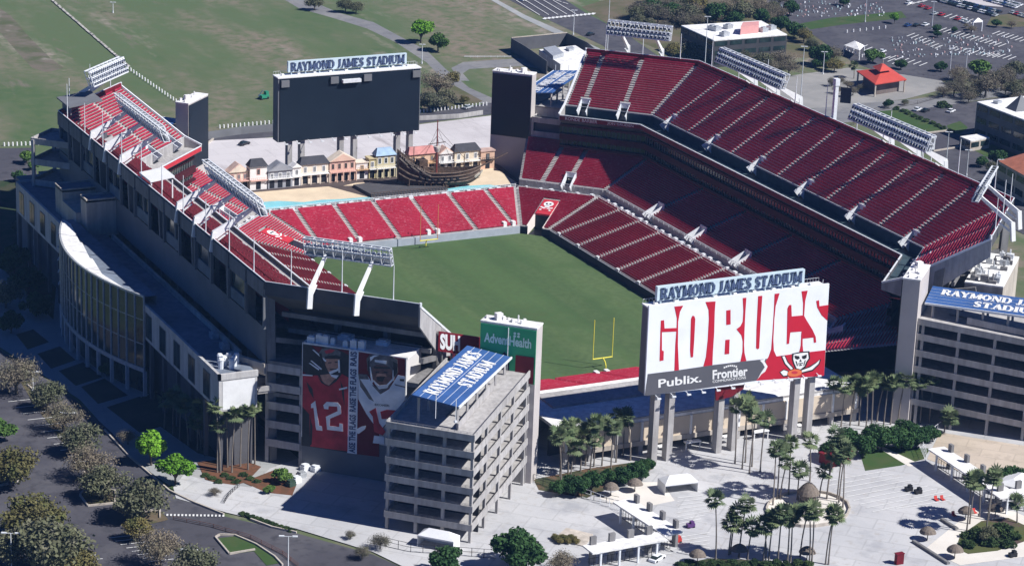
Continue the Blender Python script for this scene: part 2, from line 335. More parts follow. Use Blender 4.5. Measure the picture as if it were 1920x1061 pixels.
# ---------------------------------------------------------------- sideline grandstands
A1 = [12.45*k for k in range(-4, 5)]; AU = [13.0*k-.4 for k in range(-5, 6)]; AC = [25.2*k+12.5 for k in range(-2, 2)]
def grandstand(sx, label):
    st = thing('grandstand', label, 'grandstand', (sx*70, CY, 0), 'stands round the football field')
    segs = [('D', sx, -1), ('E', sx), ('D', sx, 1)]; mc = MB(); ms = MB()
    for sg in segs:
        D = sg[0] == 'D'
        terrace(mc, ms, sg, 0, 20.5, 24, 2.4, 8.0, () if D else A1, [(16.1, 2.75, 15.6)] if D else ())
    mc.build('lower_terrace', CONC, st); ms.build('lower_seats', SEAT, st)
    for a in A1:
        m = MB(); aisle(m, ('E', sx), a, 0, 20.5, 24, 2.4, 8.0); m.build('lower_aisle', STEP, st)
    for sy in (-1, 1):
        m = MB(); mitre_aisle(m, sx, sy, 'E', 0, 20.5, 24, 2.4, 8.0); m.build('lower_aisle', STEP, st)
        tunnel(st, sx, sy)
    m = MB()
    for sg in segs:
        for a, b in (spans(*lim(sg, 0), [(13.8, 18.4)]) if sg[0] == 'D' else [lim(sg, 0)]):
            m.hexa([pos(sg, a, -.25, 0), pos(sg, b, -.25, 0), pos(sg, b, .02, 0), pos(sg, a, .02, 0)], [pos(sg, a, -.25, 2.5), pos(sg, b, -.25, 2.5), pos(sg, b, .02, 2.5), pos(sg, a, .02, 2.5)])
    m.build('field_wall', NAVY, st)
    m = MB(); sg = ('E', sx)
    m.bar(pos(sg, -55, -.1, 2.56), pos(sg, 55, -.1, 2.56), .22, .12)
    for a in A1: m.obox(pos(sg, a, .2, 0)[:2], (.3, 0), (0, .8), 2.4, 3.3)
    m.build('field_rail', STEEL, st)
    # cross concourse between the lower and the club seats
    m = MB()
    for sg in segs: sweep(m, sg, [(20.5, 8.0), (24, 8.0), (24, 9.8)], TEC if sg[0] == 'D' else None)
    m.build('concourse', CONC, st)
    m = MB()
    for sg in segs:
        l, h = lim(sg, 22, TEC if sg[0] == 'D' else None)
        for dz, dw in ((20.9, .12), (23.7, .14)):
            zt = 8.95 if dz < 22 else 10.5
            m.bar(pos(sg, l, dz, zt), pos(sg, h, dz, zt), dw, .14); m.bar(pos(sg, l, dz, zt-.45), pos(sg, h, dz, zt-.45), .06, .06)
            for i in range(int((h-l)/3.1)+1): m.bar(pos(sg, l+i*3.1, dz, zt-1.), pos(sg, l+i*3.1, dz, zt), .1, .1)
        for i in range(int((h-l)/4.2)):
            m.obox(pos(sg, l+3+i*4.2+random.uniform(-.9, .9), 22.0, 0)[:2], (random.uniform(.3, .7), 0), (0, random.uniform(.3, .9)), 8, 8.8)
    m.build('concourse_rail', STEEL, st)
    mc = MB(); ms = MB()
    for sg in segs: terrace(mc, ms, sg, 24, 46.5, 26, 9.8, 17.2, AC if sg[0] == 'E' else (14., 22.), [(a, 1.9, 28.) for a in (AC if sg[0] == 'E' else (14.,))], TEC if sg[0] == 'D' else None)
    mc.build('club_terrace', CONC, st); ms.build('club_seats', SEAT, st)
    for sg in segs:
        for a in (AC if sg[0] == 'E' else (14., 22.)):
            m = MB(); aisle(m, sg, a, 24, 46.5, 26, 9.8, 17.2, ks=4); m.build('club_aisle', STEP, st)
    for sg in segs:
        for a in (AC if sg[0] == 'E' else (14.,)): vomitory(st, sg, a, 24, 8.0, 4.2, 3.4)
    # suites
    m = MB(); TES = lambda d: 21.7+.2*(d-38)
    for sg in segs:
        te = TES if sg[0] == 'D' else None
        sweep(m, sg, [(46.5, 17.2), (46.5, 17.6), (40.2, 17.6), (40.2, 18.3), (41.2, 18.3)], te)
        sweep(m, sg, [(41.4, 20.1), (40.2, 20.1), (40.2, 22.0), (41.4, 22.0)], te)
        sweep(m, sg, [(41.4, 24.2), (40.6, 24.2), (40.6, 25.0), (44, 25.0)], te)
    m.build('suite_ledge', M_led, st)
    for z0, z1 in ((18.3, 20.1), (22.0, 24.2)):
        g = MB(); fr = MB()
        for sg in segs:
            te = TES if sg[0] == 'D' else None
            sweep(g, sg, [(41.3, z0), (41.3, z1)], te); l, h = lim(sg, 41.3, te)
            for i in range(int((h-l)/1.6)+1): fr.bar(pos(sg, l+i*1.6, 41.22, z0), pos(sg, l+i*1.6, 41.22, z1), .16, .2)
        go = g.build('suite_window', GLASSD, st); fr.build('window_frame', GREY, go)
    # upper deck
    m = MB()
    for sg in segs:
        te = TEU if sg[0] == 'D' else None
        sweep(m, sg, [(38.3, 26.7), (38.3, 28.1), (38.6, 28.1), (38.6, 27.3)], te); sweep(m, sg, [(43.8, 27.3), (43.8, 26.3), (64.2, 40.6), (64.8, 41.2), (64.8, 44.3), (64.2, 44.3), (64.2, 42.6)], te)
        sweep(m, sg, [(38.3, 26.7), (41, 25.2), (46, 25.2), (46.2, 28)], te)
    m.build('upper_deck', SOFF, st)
    for sy in (-1, 1):
        m = MB(); sg = ('D', sx, sy)
        e = [(38.3, 26.7), (38.3, 28.5), (43.8, 30.4), (64.2, 43.2), (64.8, 44.5), (64.8, 39), (51, 27.5), (44, 25.5)]
        m.hexa([pos(sg, 21.7, *k) for k in e], [pos(sg, 22.1, *k) for k in e])
        m.build('end_wall', CONC, st)
    m = MB()
    for sg in segs: sweep(m, sg, [(38.6, 27.3), (43.8, 27.3)], TEU if sg[0] == 'D' else None)
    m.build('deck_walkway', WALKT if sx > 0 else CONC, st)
    vom = [a for a in AU if round((a+.4)/13) % 2]
    mc = MB(); ms = MB()
    for sg in segs: terrace(mc, ms, sg, 43.8, 64.2, 24, 29.8, 42.6, AU if sg[0] == 'E' else (3., 16.), [(a, 1.75, 47.) for a in (vom if sg[0] == 'E' else (3., 16.))], TEU if sg[0] == 'D' else None)
    mc.build('upper_terrace', CONC, st); ms.build('upper_seats', SEAT, st)
    for sg in segs:
        for a in (AU if sg[0] == 'E' else (3., 16.)):
            v_ = sg[0] == 'D' or a in vom
            m = MB(); aisle(m, sg, a, 43.8, 64.2, 24, 29.8, 42.6, ks=4 if v_ else 0); m.build('upper_aisle', STEP, st)
            if v_: vomitory(st, sg, a, 43.8, 27.3, 3.4, 3.2)
    for sy in (-1, 1):
        m = MB(); mitre_aisle(m, sx, sy, 'E', 43.8, 64.2, 24, 29.8, 42.6); m.build('upper_aisle', STEP, st)
    m = MB()                                    # wall under the first upper row, rear parapet inside face
    for sg in segs:
        te = TEU if sg[0] == 'D' else None
        for a, b in spans(*lim(sg, 43.8, te), [(q-1.75, q+1.75) for q in (vom if sg[0] == 'E' else (3., 16.))]):
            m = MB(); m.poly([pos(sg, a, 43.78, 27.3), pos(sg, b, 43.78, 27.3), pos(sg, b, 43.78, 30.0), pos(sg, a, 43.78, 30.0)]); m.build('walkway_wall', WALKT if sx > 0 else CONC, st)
    m = MB()
    for sg in segs: sweep(m, sg, [(64.15, 42.5), (64.15, 44.35), (64.85, 44.35)], TEU if sg[0] == 'D' else None)
    m.build('rear_parapet', MAROON, st)
    m = MB()
    for sg in segs:
        te = TEU if sg[0] == 'D' else None
        sweep(m, sg, [(38.2, 26.9), (38.2, 28.15)], te)
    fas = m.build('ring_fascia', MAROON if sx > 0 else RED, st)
    m = MB()
    for sg in segs:
        te = TEU if sg[0] == 'D' else None; l, h = lim(sg, 38.3, te); m.bar(pos(sg, l, 38.4, 28.35), pos(sg, h, 38.4, 28.35), .35, .22)
        l, h = lim(sg, 43.8, te); m.bar(pos(sg, l, 43.7, 30.5), pos(sg, h, 43.7, 30.5), .12, .12)
        if sg[0] == 'D':
            for p, q in (((38.3, 28.6), (43.8, 30.6)), ((43.8, 30.6), (64.5, 43.6)), ((64.5, 43.6), (64.5, 44.6))): m.bar(pos(sg, 22, *p), pos(sg, 22, *q), .5, .5)
        l, h = lim(sg, 64.8, te); m.bar(pos(sg, l, 64.75, 44.45), pos(sg, h, 64.75, 44.45), .25, .15)
    m.build('deck_rail', STEEL, st)
    if sx > 0:
        m = MB()
        for sg, t0, L, s in ((('D', 1, 1), 19.8, 10.5, 'RONDE BARBER'), (('D', 1, 1), 6., 8.5, 'JON GRUDEN')):
            o = np.array(pos(sg, t0, 38.12, 27.05)); u = np.array(pos(sg, t0-L, 38.12, 27.05))-o; text(m, s, o, u, (0, 0, .95))
        m.build('name_lettering', WHITE, fas)
    # frame behind the seats
    m = MB()
    for sg in segs:
        te = TEU if sg[0] == 'D' else None
        for z in (8.6, 16.4): sweep(m, sg, [(46.6, z), (63, z), (63, z+.9), (46.6, z+.9)], te)
        for z in (24.2,): sweep(m, sg, [(46.6, z), (64, z), (64, z+1.1), (46.6, z+1.1)], te)
        sweep(m, sg, [(46.4, 0), (46.4, 29)], te)
    m.build('rear_floors', CONCD, st)
    for sg in segs:
        l, h = lim(sg, 63, TEU if sg[0] == 'D' else None); n = max(2, round((h-l)/12.4))
        for i in range(n+1):
            if sg[0] == 'D' and i == 0: continue
            t = l+(h-l)*i/n; m = MB()
            e = -11 if sg[0] == 'D' else 0
            m.hexa([pos(sg, t-.5, 61.6+e, 0), pos(sg, t+.5, 61.6+e, 0), pos(sg, t+.5, 63.2+e, 0), pos(sg, t-.5, 63.2+e, 0)], [pos(sg, t-.5, 62.4+e, 41+e*.7), pos(sg, t+.5, 62.4+e, 41+e*.7), pos(sg, t+.5, 64.9+e, 42.4+e*.7), pos(sg, t-.5, 64.9+e, 42.4+e*.7)])
            m.bar(pos(sg, t, 62, 30), pos(sg, t, 47, 26.5), .8, 1.2)
            m.build('rear_column', CONCD, st)
    for sy in (-1, 1):
        sg = ('D', sx, sy)
        for z in (30.5, 35.5):
            m = MB(); l, h = lim(sg, 60, TEU); m.bar(pos(sg, l, 60-(36-z)*.7, z), pos(sg, h, 60-(36-z)*.7, z), .8, 1.1); m.build('rear_beam', CONCD, st)
    if sx < 0:
        m = MB(); sg = ('E', -1); sweep(m, sg, [(64.6, 24.4), (64.6, 33)]); m.build('rear_wall', GREY, st)
        m = MB(); sweep(m, sg, [(58, 33), (58, 40)]); m.build('bay_back', MAROON, st)
        for i in range(14):
            t0 = -82+i*11.8; m = MB()
            m.bar(pos(sg, t0, 64.9, 33), pos(sg, t0, 64.9, 40.6), .7, .7); m.build('bay_post', GREY, st)
            m = MB(); q = [pos(sg, t0+.6, 64.95, 40.4), pos(sg, t0+11.2, 64.95, 40.4), pos(sg, t0+11.2, 64.95, 43.9), pos(sg, t0+.6, 64.95, 43.9)]
            m.slab(q, (.3, 0, 0)); m.build('rear_panel', CONCD, st)
            if i % 2:
                m = MB(); m.slab([pos(sg, t0+.8, 64.7, 33.4), pos(sg, t0+11, 64.7, 33.4), pos(sg, t0+11, 64.7, 36.2), pos(sg, t0+.8, 64.7, 36.2)], (.4, 0, 0)); m.build('bay_panel', M_bay, st)
                m = MB(); m.slab([pos(sg, t0+.8, 64.3, 36.2), pos(sg, t0+11, 64.3, 36.2), pos(sg, t0+11, 64.3, 40.2), pos(sg, t0+.8, 64.3, 40.2)], (.4, 0, 0)); m.build('bay_window', GLASSD, st)
    for sg in segs:                             # flag poles along the rim
        l, h = lim(sg, 64.8, TEU if sg[0] == 'D' else None); n = 3 if sg[0] == 'D' else 10
        for i in range(n):
            m = MB(); t = l+(h-l)*(i+.5)/n; m.tube(pos(sg, t, 64.5, 43.5), pos(sg, t, 64.5, 52.5+(i % 2)*1.5), .17, .09, 5); m.build('flag_pole', STEEL, st)
    return st
def vomitory(st, sg, a, d0, z0, depth, h):
    m = MB()
    hw = 1.45
    for s in (-1, 1):
        t = a+s*hw; q = [(d0-1.6, z0+2.0), (d0-.2, z0+h-.5), (d0+depth, z0+h+1.7), (d0+depth, z0+h-.2), (d0+.2, z0)]
        m.hexa([pos(sg, t-.14, *k) for k in q], [pos(sg, t+.14, *k) for k in q])
    q = [(d0+depth-.3, z0+h-.4), (d0+depth-.3, z0+h+1.9), (d0+depth, z0+h+1.9), (d0+depth, z0+h-.4)]
    m.hexa([pos(sg, a-1.75, *k) for k in q], [pos(sg, a+1.75, *k) for k in q])
    v = m.build('vomitory', STEEL, st)
    m = MB(); m.poly([pos(sg, a-1.7, d0+depth-.4, z0), pos(sg, a+1.7, d0+depth-.4, z0), pos(sg, a+1.7, d0+depth-.4, z0+h+.2), pos(sg, a-1.7, d0+depth-.4, z0+h+.2)])
    m.poly([pos(sg, a-1.7, d0-.5, z0+.03), pos(sg, a+1.7, d0-.5, z0+.03), pos(sg, a+1.7, d0+depth, z0+.03), pos(sg, a-1.7, d0+depth, z0+.03)])
    m.build('opening', DARK, v)
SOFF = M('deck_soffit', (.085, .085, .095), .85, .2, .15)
M_led = M('suite_trim', (.06, .008, .014), .6, .2, .2)
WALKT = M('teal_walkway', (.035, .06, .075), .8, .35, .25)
M_bay = M('bay_panel_blue', (.12, .16, .20), .6, .3, .3)
grandstand(1, 'sideline grandstand with dark maroon seats, its upper deck shading the rows below')
grandstand(-1, 'sideline grandstand with bright red sunlit seats, backing onto the glass fronted club building')
def end_stand(sy, label):
    st = thing('end_zone_stand', label, 'grandstand', (0, CY+sy*72, 0), 'stands round the football field')
    sg = ('N', sy); AN = [12.6*k+6.3-.8*sy for k in range(-3, 3)]; mc = MB(); ms = MB()
    terrace(mc, ms, sg, 0, 20.5, 24, 2.4, 7.9, AN); mc.build('terrace', CONC, st); ms.build('seat_rows', SEAT, st)
    for a in AN:
        m = MB(); aisle(m, sg, a, 0, 20.5, 24, 2.4, 7.9); m.build('stair_aisle', STEP, st)
    for sx in (-1, 1):
        m = MB(); mitre_aisle(m, sx, sy, 'N', 0, 20.5, 24, 2.4, 7.9); m.build('stair_aisle', STEP, st)
    m = MB(); a, b = lim(sg, 0); m.hexa([pos(sg, a, -.3, 0), pos(sg, b, -.3, 0), pos(sg, b, .02, 0), pos(sg, a, .02, 0)], [pos(sg, a, -.3, 2.5), pos(sg, b, -.3, 2.5), pos(sg, b, .02, 2.5), pos(sg, a, .02, 2.5)])
    m.build('field_wall', M_pad, st)
    m = MB(); a, b = lim(sg, 22)
    for z in (8.3, 8.7, 9.1): m.bar(pos(sg, a, 22, z), pos(sg, b, 22, z), .1, .1)
    for i in range(48): t = a+(b-a)*i/47; m.bar(pos(sg, t, 22, 7.6), pos(sg, t, 22, 9.2), .12, .12)
    for i in range(22): m.obox(pos(sg, a+(b-a)*(i+.5)/22+random.uniform(-.7, .7), 21.4, 0)[:2], (random.uniform(.4, 1), 0), (0, .3), 7.9, 8.8)
    m.build('back_rail', STEEL, st)
    m = MB(); sweep(m, sg, [(20.5, 7.9), (23.0, 7.9), (23.0, 0)]); m.build('back_walk', CONC, st)
    m = MB()
    for a in AN[1::2]:
        for s in (-1, 1): m.obox(pos(sg, a+s*1.5-1.2, 1.2, 0)[:2], (.55, 0), (0, .8), 2.5, 4.0)
    m.build('camera_booth', WHITE, st)
    return st
M_pad = M('pale_wall_padding', (.36, .40, .46), .6, .12, .3)
end_stand(1, 'low end zone stand of bright red seats in front of the pirate ship')
end_stand(-1, 'low end zone stand of red seats behind the large GO BUCS board')
# ---------------------------------------------------------------- scoreboards
def board(yf, sgn, label, front):
    """yf: plane of the south face; the box extends north of it"""
    t = thing('scoreboard', label, 'scoreboard', (0, yf+2, 0), 'scoreboards behind the end zones')
    x0, x1, z0, z1 = (-24.2, 23.9, 19.2, 39.8) if sgn > 0 else (-22.6, 25.4, 17.8, 39.2)
    m = MB(); m.box(x0, yf+.1, z0, x1, yf+4.4, z1-.35); m.build('board_box', GREY, t)
    m = MB(); m.box(x0-.15, yf-.1, z1-.35, x1+.15, yf+4.6, z1)
    for i in range(9): m.box(x0+2+i*5.3, yf+2.2, z1, x0+2.8+i*5.3, yf+3.1, z1+.5)
    m.tube((x0+1, yf+1, z1), (x0+1, yf+1, z1+1.6), .07); m.tube((x1-1, yf+1, z1), (x1-1, yf+1, z1+1.6), .07)
    m.build('roof_cap', WHITE, t)
    m = MB()
    for i in range(60): m.tube((x0+(x1-x0)*i/59, yf+4.3, z1+.02), (x0+(x1-x0)*i/59, yf+4.3, z1+1.0), .035, n=4)
    m.bar((x0, yf+4.3, z1+1), (x1, yf+4.3, z1+1), .06, .06); m.build('roof_rail', STEEL, t)
    cx = (x0+x1)/2
    for x in ((-19.8, -15.6, -2.4, 2.2, 17, 21.4) if sgn > 0 else (-19.2, -15.2, -1.6, 2.6, 19.4, 23.6)):
        m = MB(); m.box(x-.75, yf+.9, 0, x+.75, yf+3.1, z0); m.build('column', CONC, t)
    m = MB(); yb = yf+2.2; m.box(-20.1, yb, z1+.9, 19.9, yb+1.0, z1+4.3)
    for i in range(9): m.box(-19+i*4.7, yb+.2, z1, -18.8+i*4.7, yb+.8, z1+.9)
    s = m.build('name_sign', PALE, t)
    m = MB(); serif(m, 'RAYMOND JAMES STADIUM', (-19.3, yb-.05, z1+1.25), (1, 0, 0), (0, 0, 1), (0, -1, 0), 38.4, 2.7, .2, 1.25); m.build('sign_lettering', INK, s)
    front(t, x0, x1, z0, z1)
    for i in range(12):
        m = MB(); x = x0+2+i*4.0; m.bar((x, yf, z0+.2), (x+.2, yf-1.7, z0-.3), .14, .14); m.obox((x+.2, yf-1.8), (.5, 0), (0, .2), z0-.45, z0-.15); m.build('flood_lamp', STEEL, t)
    return t
PALE = M('pale_sign', (.55, .66, .70), .5, .06, .3); INK = M('dark_lettering', (.07, .10, .19), .5, .1, 1.)
def north_front(t, x0, x1, z0, z1):
    y = 116.4
    m = MB(); m.box(x0+.5, y-.12, z0+.15, x1-.3, y+.1, z1-.5); s = m.build('screen', SCREEN, t)
    m = MB()
    for x in (x0+.8, -7, 4.2, x1-3): m.box(x, y-.8, z1-3.0, x+2.6, y-.2, z1-.9)
    m.build('speaker_panel', GREY, t)
    m = MB(); m.box(-3.2, y-1.6, z1-2.9, 2.9, y-.3, z1-1.9); m.build('camera_shelf', STEEL, t)
PB0, PBN = (0, -118.65, 0), (0, 1, 0)
def south_front(t, x0, x1, z0, z1):
    W = lambda x, y, k=0.: PL(1180+x/4.08, 500+y/4.08, (0, -118.62-k, 0), (0, 1, 0))
    m = MB(); m.slab([W(152, 300), W(1530, 130), W(1490, 832), W(118, 985)], (0, .5, 0)); f = m.build('billboard_face', BWHITE, t)
    def shapes(name, mat, L, k, par=f):
        m = MB()
        for s in L: m.slab([W(a, b, k) for a, b in s], (0, .04, 0))
        return m.build(name, mat, par)
    red = [
     [(345, 305), (412, 298), (388, 345), (374, 420), (372, 600), (380, 790), (345, 795), (352, 600), (360, 495), (250, 500), (250, 640), (264, 645), (262, 715), (232, 722), (238, 500), (242, 412), (266, 408), (270, 472), (362, 468), (364, 395)],
     [(472, 400), (482, 376), (497, 376), (505, 400), (497, 560), (488, 690), (470, 694), (465, 640)],
     [(583, 270), (660, 265), (654, 345), (650, 500), (640, 650), (636, 752), (565, 766), (586, 690), (600, 560), (609, 400), (606, 330)],
     [(742, 335), (775, 330), (775, 440), (742, 446)], [(735, 560), (768, 556), (764, 666), (729, 670)],
     [(868, 240), (896, 237), (888, 350), (882, 480), (878, 600), (882, 660), (896, 720), (850, 726), (866, 650), (868, 570), (858, 525), (820, 478), (850, 455), (868, 420), (873, 340)],
     [(986, 225), (1018, 222), (1006, 400), (994, 622), (982, 632), (970, 622), (973, 480)],
     [(1112, 208), (1150, 203), (1120, 300), (1110, 400), (1102, 560), (1106, 640), (1126, 685), (1064, 692), (1086, 630), (1096, 500), (1106, 340)],
     [(1222, 294), (1240, 292), (1243, 380), (1336, 371), (1352, 402), (1402, 482), (1426, 535), (1430, 578), (1412, 582), (1409, 541), (1326, 550), (1318, 495), (1232, 502), (1222, 588), (1204, 592), (1210, 320)],
     [(1318, 188), (1365, 183), (1346, 260), (1338, 372), (1328, 372), (1330, 280)],
     [(1316, 500), (1326, 550), (1326, 600), (1332, 657), (1298, 660), (1312, 600)],
     [(1430, 262), (1452, 256), (1455, 302), (1524, 292), (1514, 410), (1472, 372), (1438, 312)],
     [(1064, 692), (1126, 685), (1332, 657), (1500, 638), (1490, 833), (970, 870), (1008, 818), (1056, 768), (1042, 725), (1056, 703)]]
    shapes('red_field', BRED, red, .05)
    shapes('grey_band', BGREY, [[(142, 820), (345, 795), (636, 752), (850, 726), (1056, 703), (1042, 725), (1056, 768), (1008, 818), (970, 870), (500, 938), (119, 985)]], .06)
    shapes('flag_edge', WHITE, [[(1000, 716), (1040, 704), (1034, 724), (1058, 762), (1040, 800), (1010, 822), (980, 862), (1006, 812), (1036, 768), (1022, 740)]], .1)
    sk = shapes('skull_flag', WHITE, [[(1258, 670), (1310, 660), (1366, 655), (1372, 700), (1352, 728), (1340, 760), (1310, 784), (1280, 776), (1262, 735), (1254, 705)],
        [(1170, 686), (1188, 683), (1208, 730), (1252, 778), (1236, 786), (1194, 740)], [(1456, 712), (1448, 740), (1400, 786), (1322, 806), (1318, 792), (1380, 770), (1428, 738)],
        [(1156, 806), (1182, 790), (1212, 800), (1206, 830), (1180, 834)]], .12)
    shapes('skull_outline', BLACK, [[(1246, 664), (1310, 650), (1378, 645), (1384, 702), (1362, 732), (1350, 768), (1312, 796), (1272, 786), (1252, 738), (1244, 706)],
        [(1160, 682), (1192, 678), (1216, 726), (1262, 778), (1236, 796), (1186, 744)], [(1468, 704), (1456, 746), (1404, 796), (1320, 816), (1310, 788), (1376, 762), (1424, 732)],
        [(1148, 806), (1180, 782), (1218, 796), (1212, 838), (1178, 842)]], .09, sk)
    shapes('skull_eyes', BLACK, [[(1264, 678), (1300, 684), (1304, 702), (1284, 710), (1268, 700)], [(1320, 684), (1358, 670), (1356, 696), (1340, 706), (1324, 702)], [(1300, 726), (1310, 706), (1320, 724)], [(1272, 722), (1280, 722), (1290, 756), (1284, 760)], [(1342, 716), (1350, 714), (1338, 756), (1332, 754)], [(1290, 738), (1332, 733), (1328, 739), (1294, 744)], [(1294, 752), (1326, 747), (1320, 754), (1300, 758)], [(1308, 738), (1313, 737), (1313, 756), (1309, 757)]], .16, sk)
    shapes('football', ORANGE, [[(1265+56*math.cos(i*.4), 812-6*math.cos(i*.4)+28*math.sin(i*.4)) for i in range(16)]], .15, sk)
    shapes('football_patch', RED, [[(1265+24*math.cos(i*.4), 808+11*math.sin(i*.4)) for i in range(16)]], .18, sk)
    m = MB()
    def tx(s, bl, br, tl, b=.0): o = W(*bl, .12); text(m, s, o, W(*br, .12)-o, W(*tl, .12)-o, b)
    tx('Publix.', (222, 926), (552, 880), (222, 862), .02); m.build('store_lettering', WHITE, f)
    m = MB(); tx('Frontier', (637, 862), (905, 832), (637, 790), .03); tx('COMMUNICATIONS', (637, 888), (892, 856), (637, 868), .01)
    for i in range(7): q = W(728+i*15, 770-10*math.sin(i/6*math.pi)-i*1.2, .12); m.box(q[0]-.2, q[1], q[2]-.2, q[0]+.2, q[1]+.03, q[2]+.2)
    m.build('phone_lettering', WHITE, f)
    m = MB(); o = PL(1344, 752, (0, -117.9, 0), (0, 1, 0))
    m.slab([o+np.array([a, 0, b]) for a, b in ((-.6, 3.2), (7.6, 4.4), (7.2, 2.2), (4, .6), (-.2, .2))], (0, .3, 0)); m.build('oval_sign', MAROON, t)
BWHITE = M('billboard_white', (.80, .82, .85), .5, .05, .2); BRED = M('billboard_red', (.50, .014, .035), .5, .08, .15); BGREY = M('billboard_grey', (.10, .10, .115), .6, .08, .2); ORANGE = M('orange_paint', (.70, .16, .06), .5, .1, .5)
board(116.4, 1, 'scoreboard with a dark switched-off screen behind the pirate ship village', north_front)
board(-118.1, -1, 'scoreboard whose back carries the large GO BUCS billboard with a pirate flag', south_front)
# ---------------------------------------------------------------- corner video towers
def vtower(sx, sy, label):
    u = np.array([sx, sy])/R2; v = np.array([-sx, sy])/R2          # outward, along (towards the end zone)
    c = np.array([sx*53.75, CY+sy*108.25])+(v*2.4 if sx > 0 and sy > 0 else 0)   # middle of the field-side face
    t = thing('video_tower', label, 'video tower', (*c, 0), 'corner video towers')
    h = 37.6; m = MB(); m.obox(c+u*2.1, v*6.7, u*2.1, 0, h); m.build('tower_shaft', WHITE if (sx, sy) == (1, -9) else SHAFT, t)
    m = MB(); m.obox(c+u*2.1, v*6.8, u*2.2, h, h+.35)
    for i in range(9): k = c+u*random.uniform(.6, 3.6)+v*random.uniform(-6, 6); m.obox(k, (.3, 0), (0, .3), h+.35, h+.35+random.uniform(.3, .9))
    k = c+u*2+v*1.5; m.tube((*k, h), (*k, h+2), .18, n=6); m.obox(c+u*2-v*3.2, (.8, 0), (0, .7), h+.3, h+1.9)
    m.build('tower_roof', ROOFW, t)
    m = MB(); m.obox(c-u*.12, v*6.55, u*.12, 17 if sy > 0 else 14, h-.4); m.build('video_screen', SCREEN, t)
    return t, c, u, v
SHAFT = M('tower_panel', (.50, .46, .44), .7, .08, .12)
vtower(1, 1, 'corner tower with a dark screen beside the blue canopied ramp')
vtower(-1, 1, 'corner tower with a dark screen seen edge on beside the far sunlit stand')
vtower(1, -1, 'beige corner tower at the end of the shaded stand, right of the GO BUCS board')
t, c, u, v = vtower(-1, -1, 'corner tower with the green AdventHealth panel on its back')
m = MB(); P = c+u*4.32; m.obox(P, v*6.65, u*.1, 24.5, 37.3); gp = m.build('health_panel', M('green_panel', (.03, .34, .15), .55, .08, .2), t)
# seen from outside: right hand is +v for the back of this tower
def onback(a, b, k=.14): q = c+u*(4.42+k)+v*a; return np.array([q[0], q[1], b])
rgt = v if (CR[:2]@v) > 0 else -v
ob = lambda a, b, k=.1: np.array([*(c+u*(4.42+k)+rgt*a), b])
m = MB(); o = ob(-5.7, 33.0); text(m, 'AdventHealth', o, ob(5.6, 33.0)-o, ob(-5.7, 35.3)-o, .03)
for a, b in ((1.6, 36.1), (2.5, 36.1), (1.6, 35.45), (2.5, 35.45)): m.poly([ob(a+.34*math.cos(i*.785), b+.3*math.sin(i*.785)) for i in range(8)])
m.build('health_lettering', M('mint', (.55, .78, .70), .5, .05), gp)
m = MB(); m.poly([ob(-1.9, 26), ob(.6, 26), ob(.5, 30), ob(-.7, 31.4), ob(-1.7, 30)]); m.poly([ob(-5.2, 28.8), ob(-3.9, 28.8), ob(-3.9, 30.2), ob(-5.2, 30.2)]); m.build('dark_figure', NAVY, gp)
m = MB(); m.poly([ob(2.0, 24.6, .16), ob(6.4, 24.6, .16), ob(6.4, 31.0, .16), ob(2.0, 31.0, .16)]); m.build('maroon_panel', MAROON, gp)
m = MB(); q0 = ob(.05, 24.5, .05); q1 = ob(.05, 37.2, .05); m.tube(q0, q1, .1); m.build('downpipe', STEEL, t)
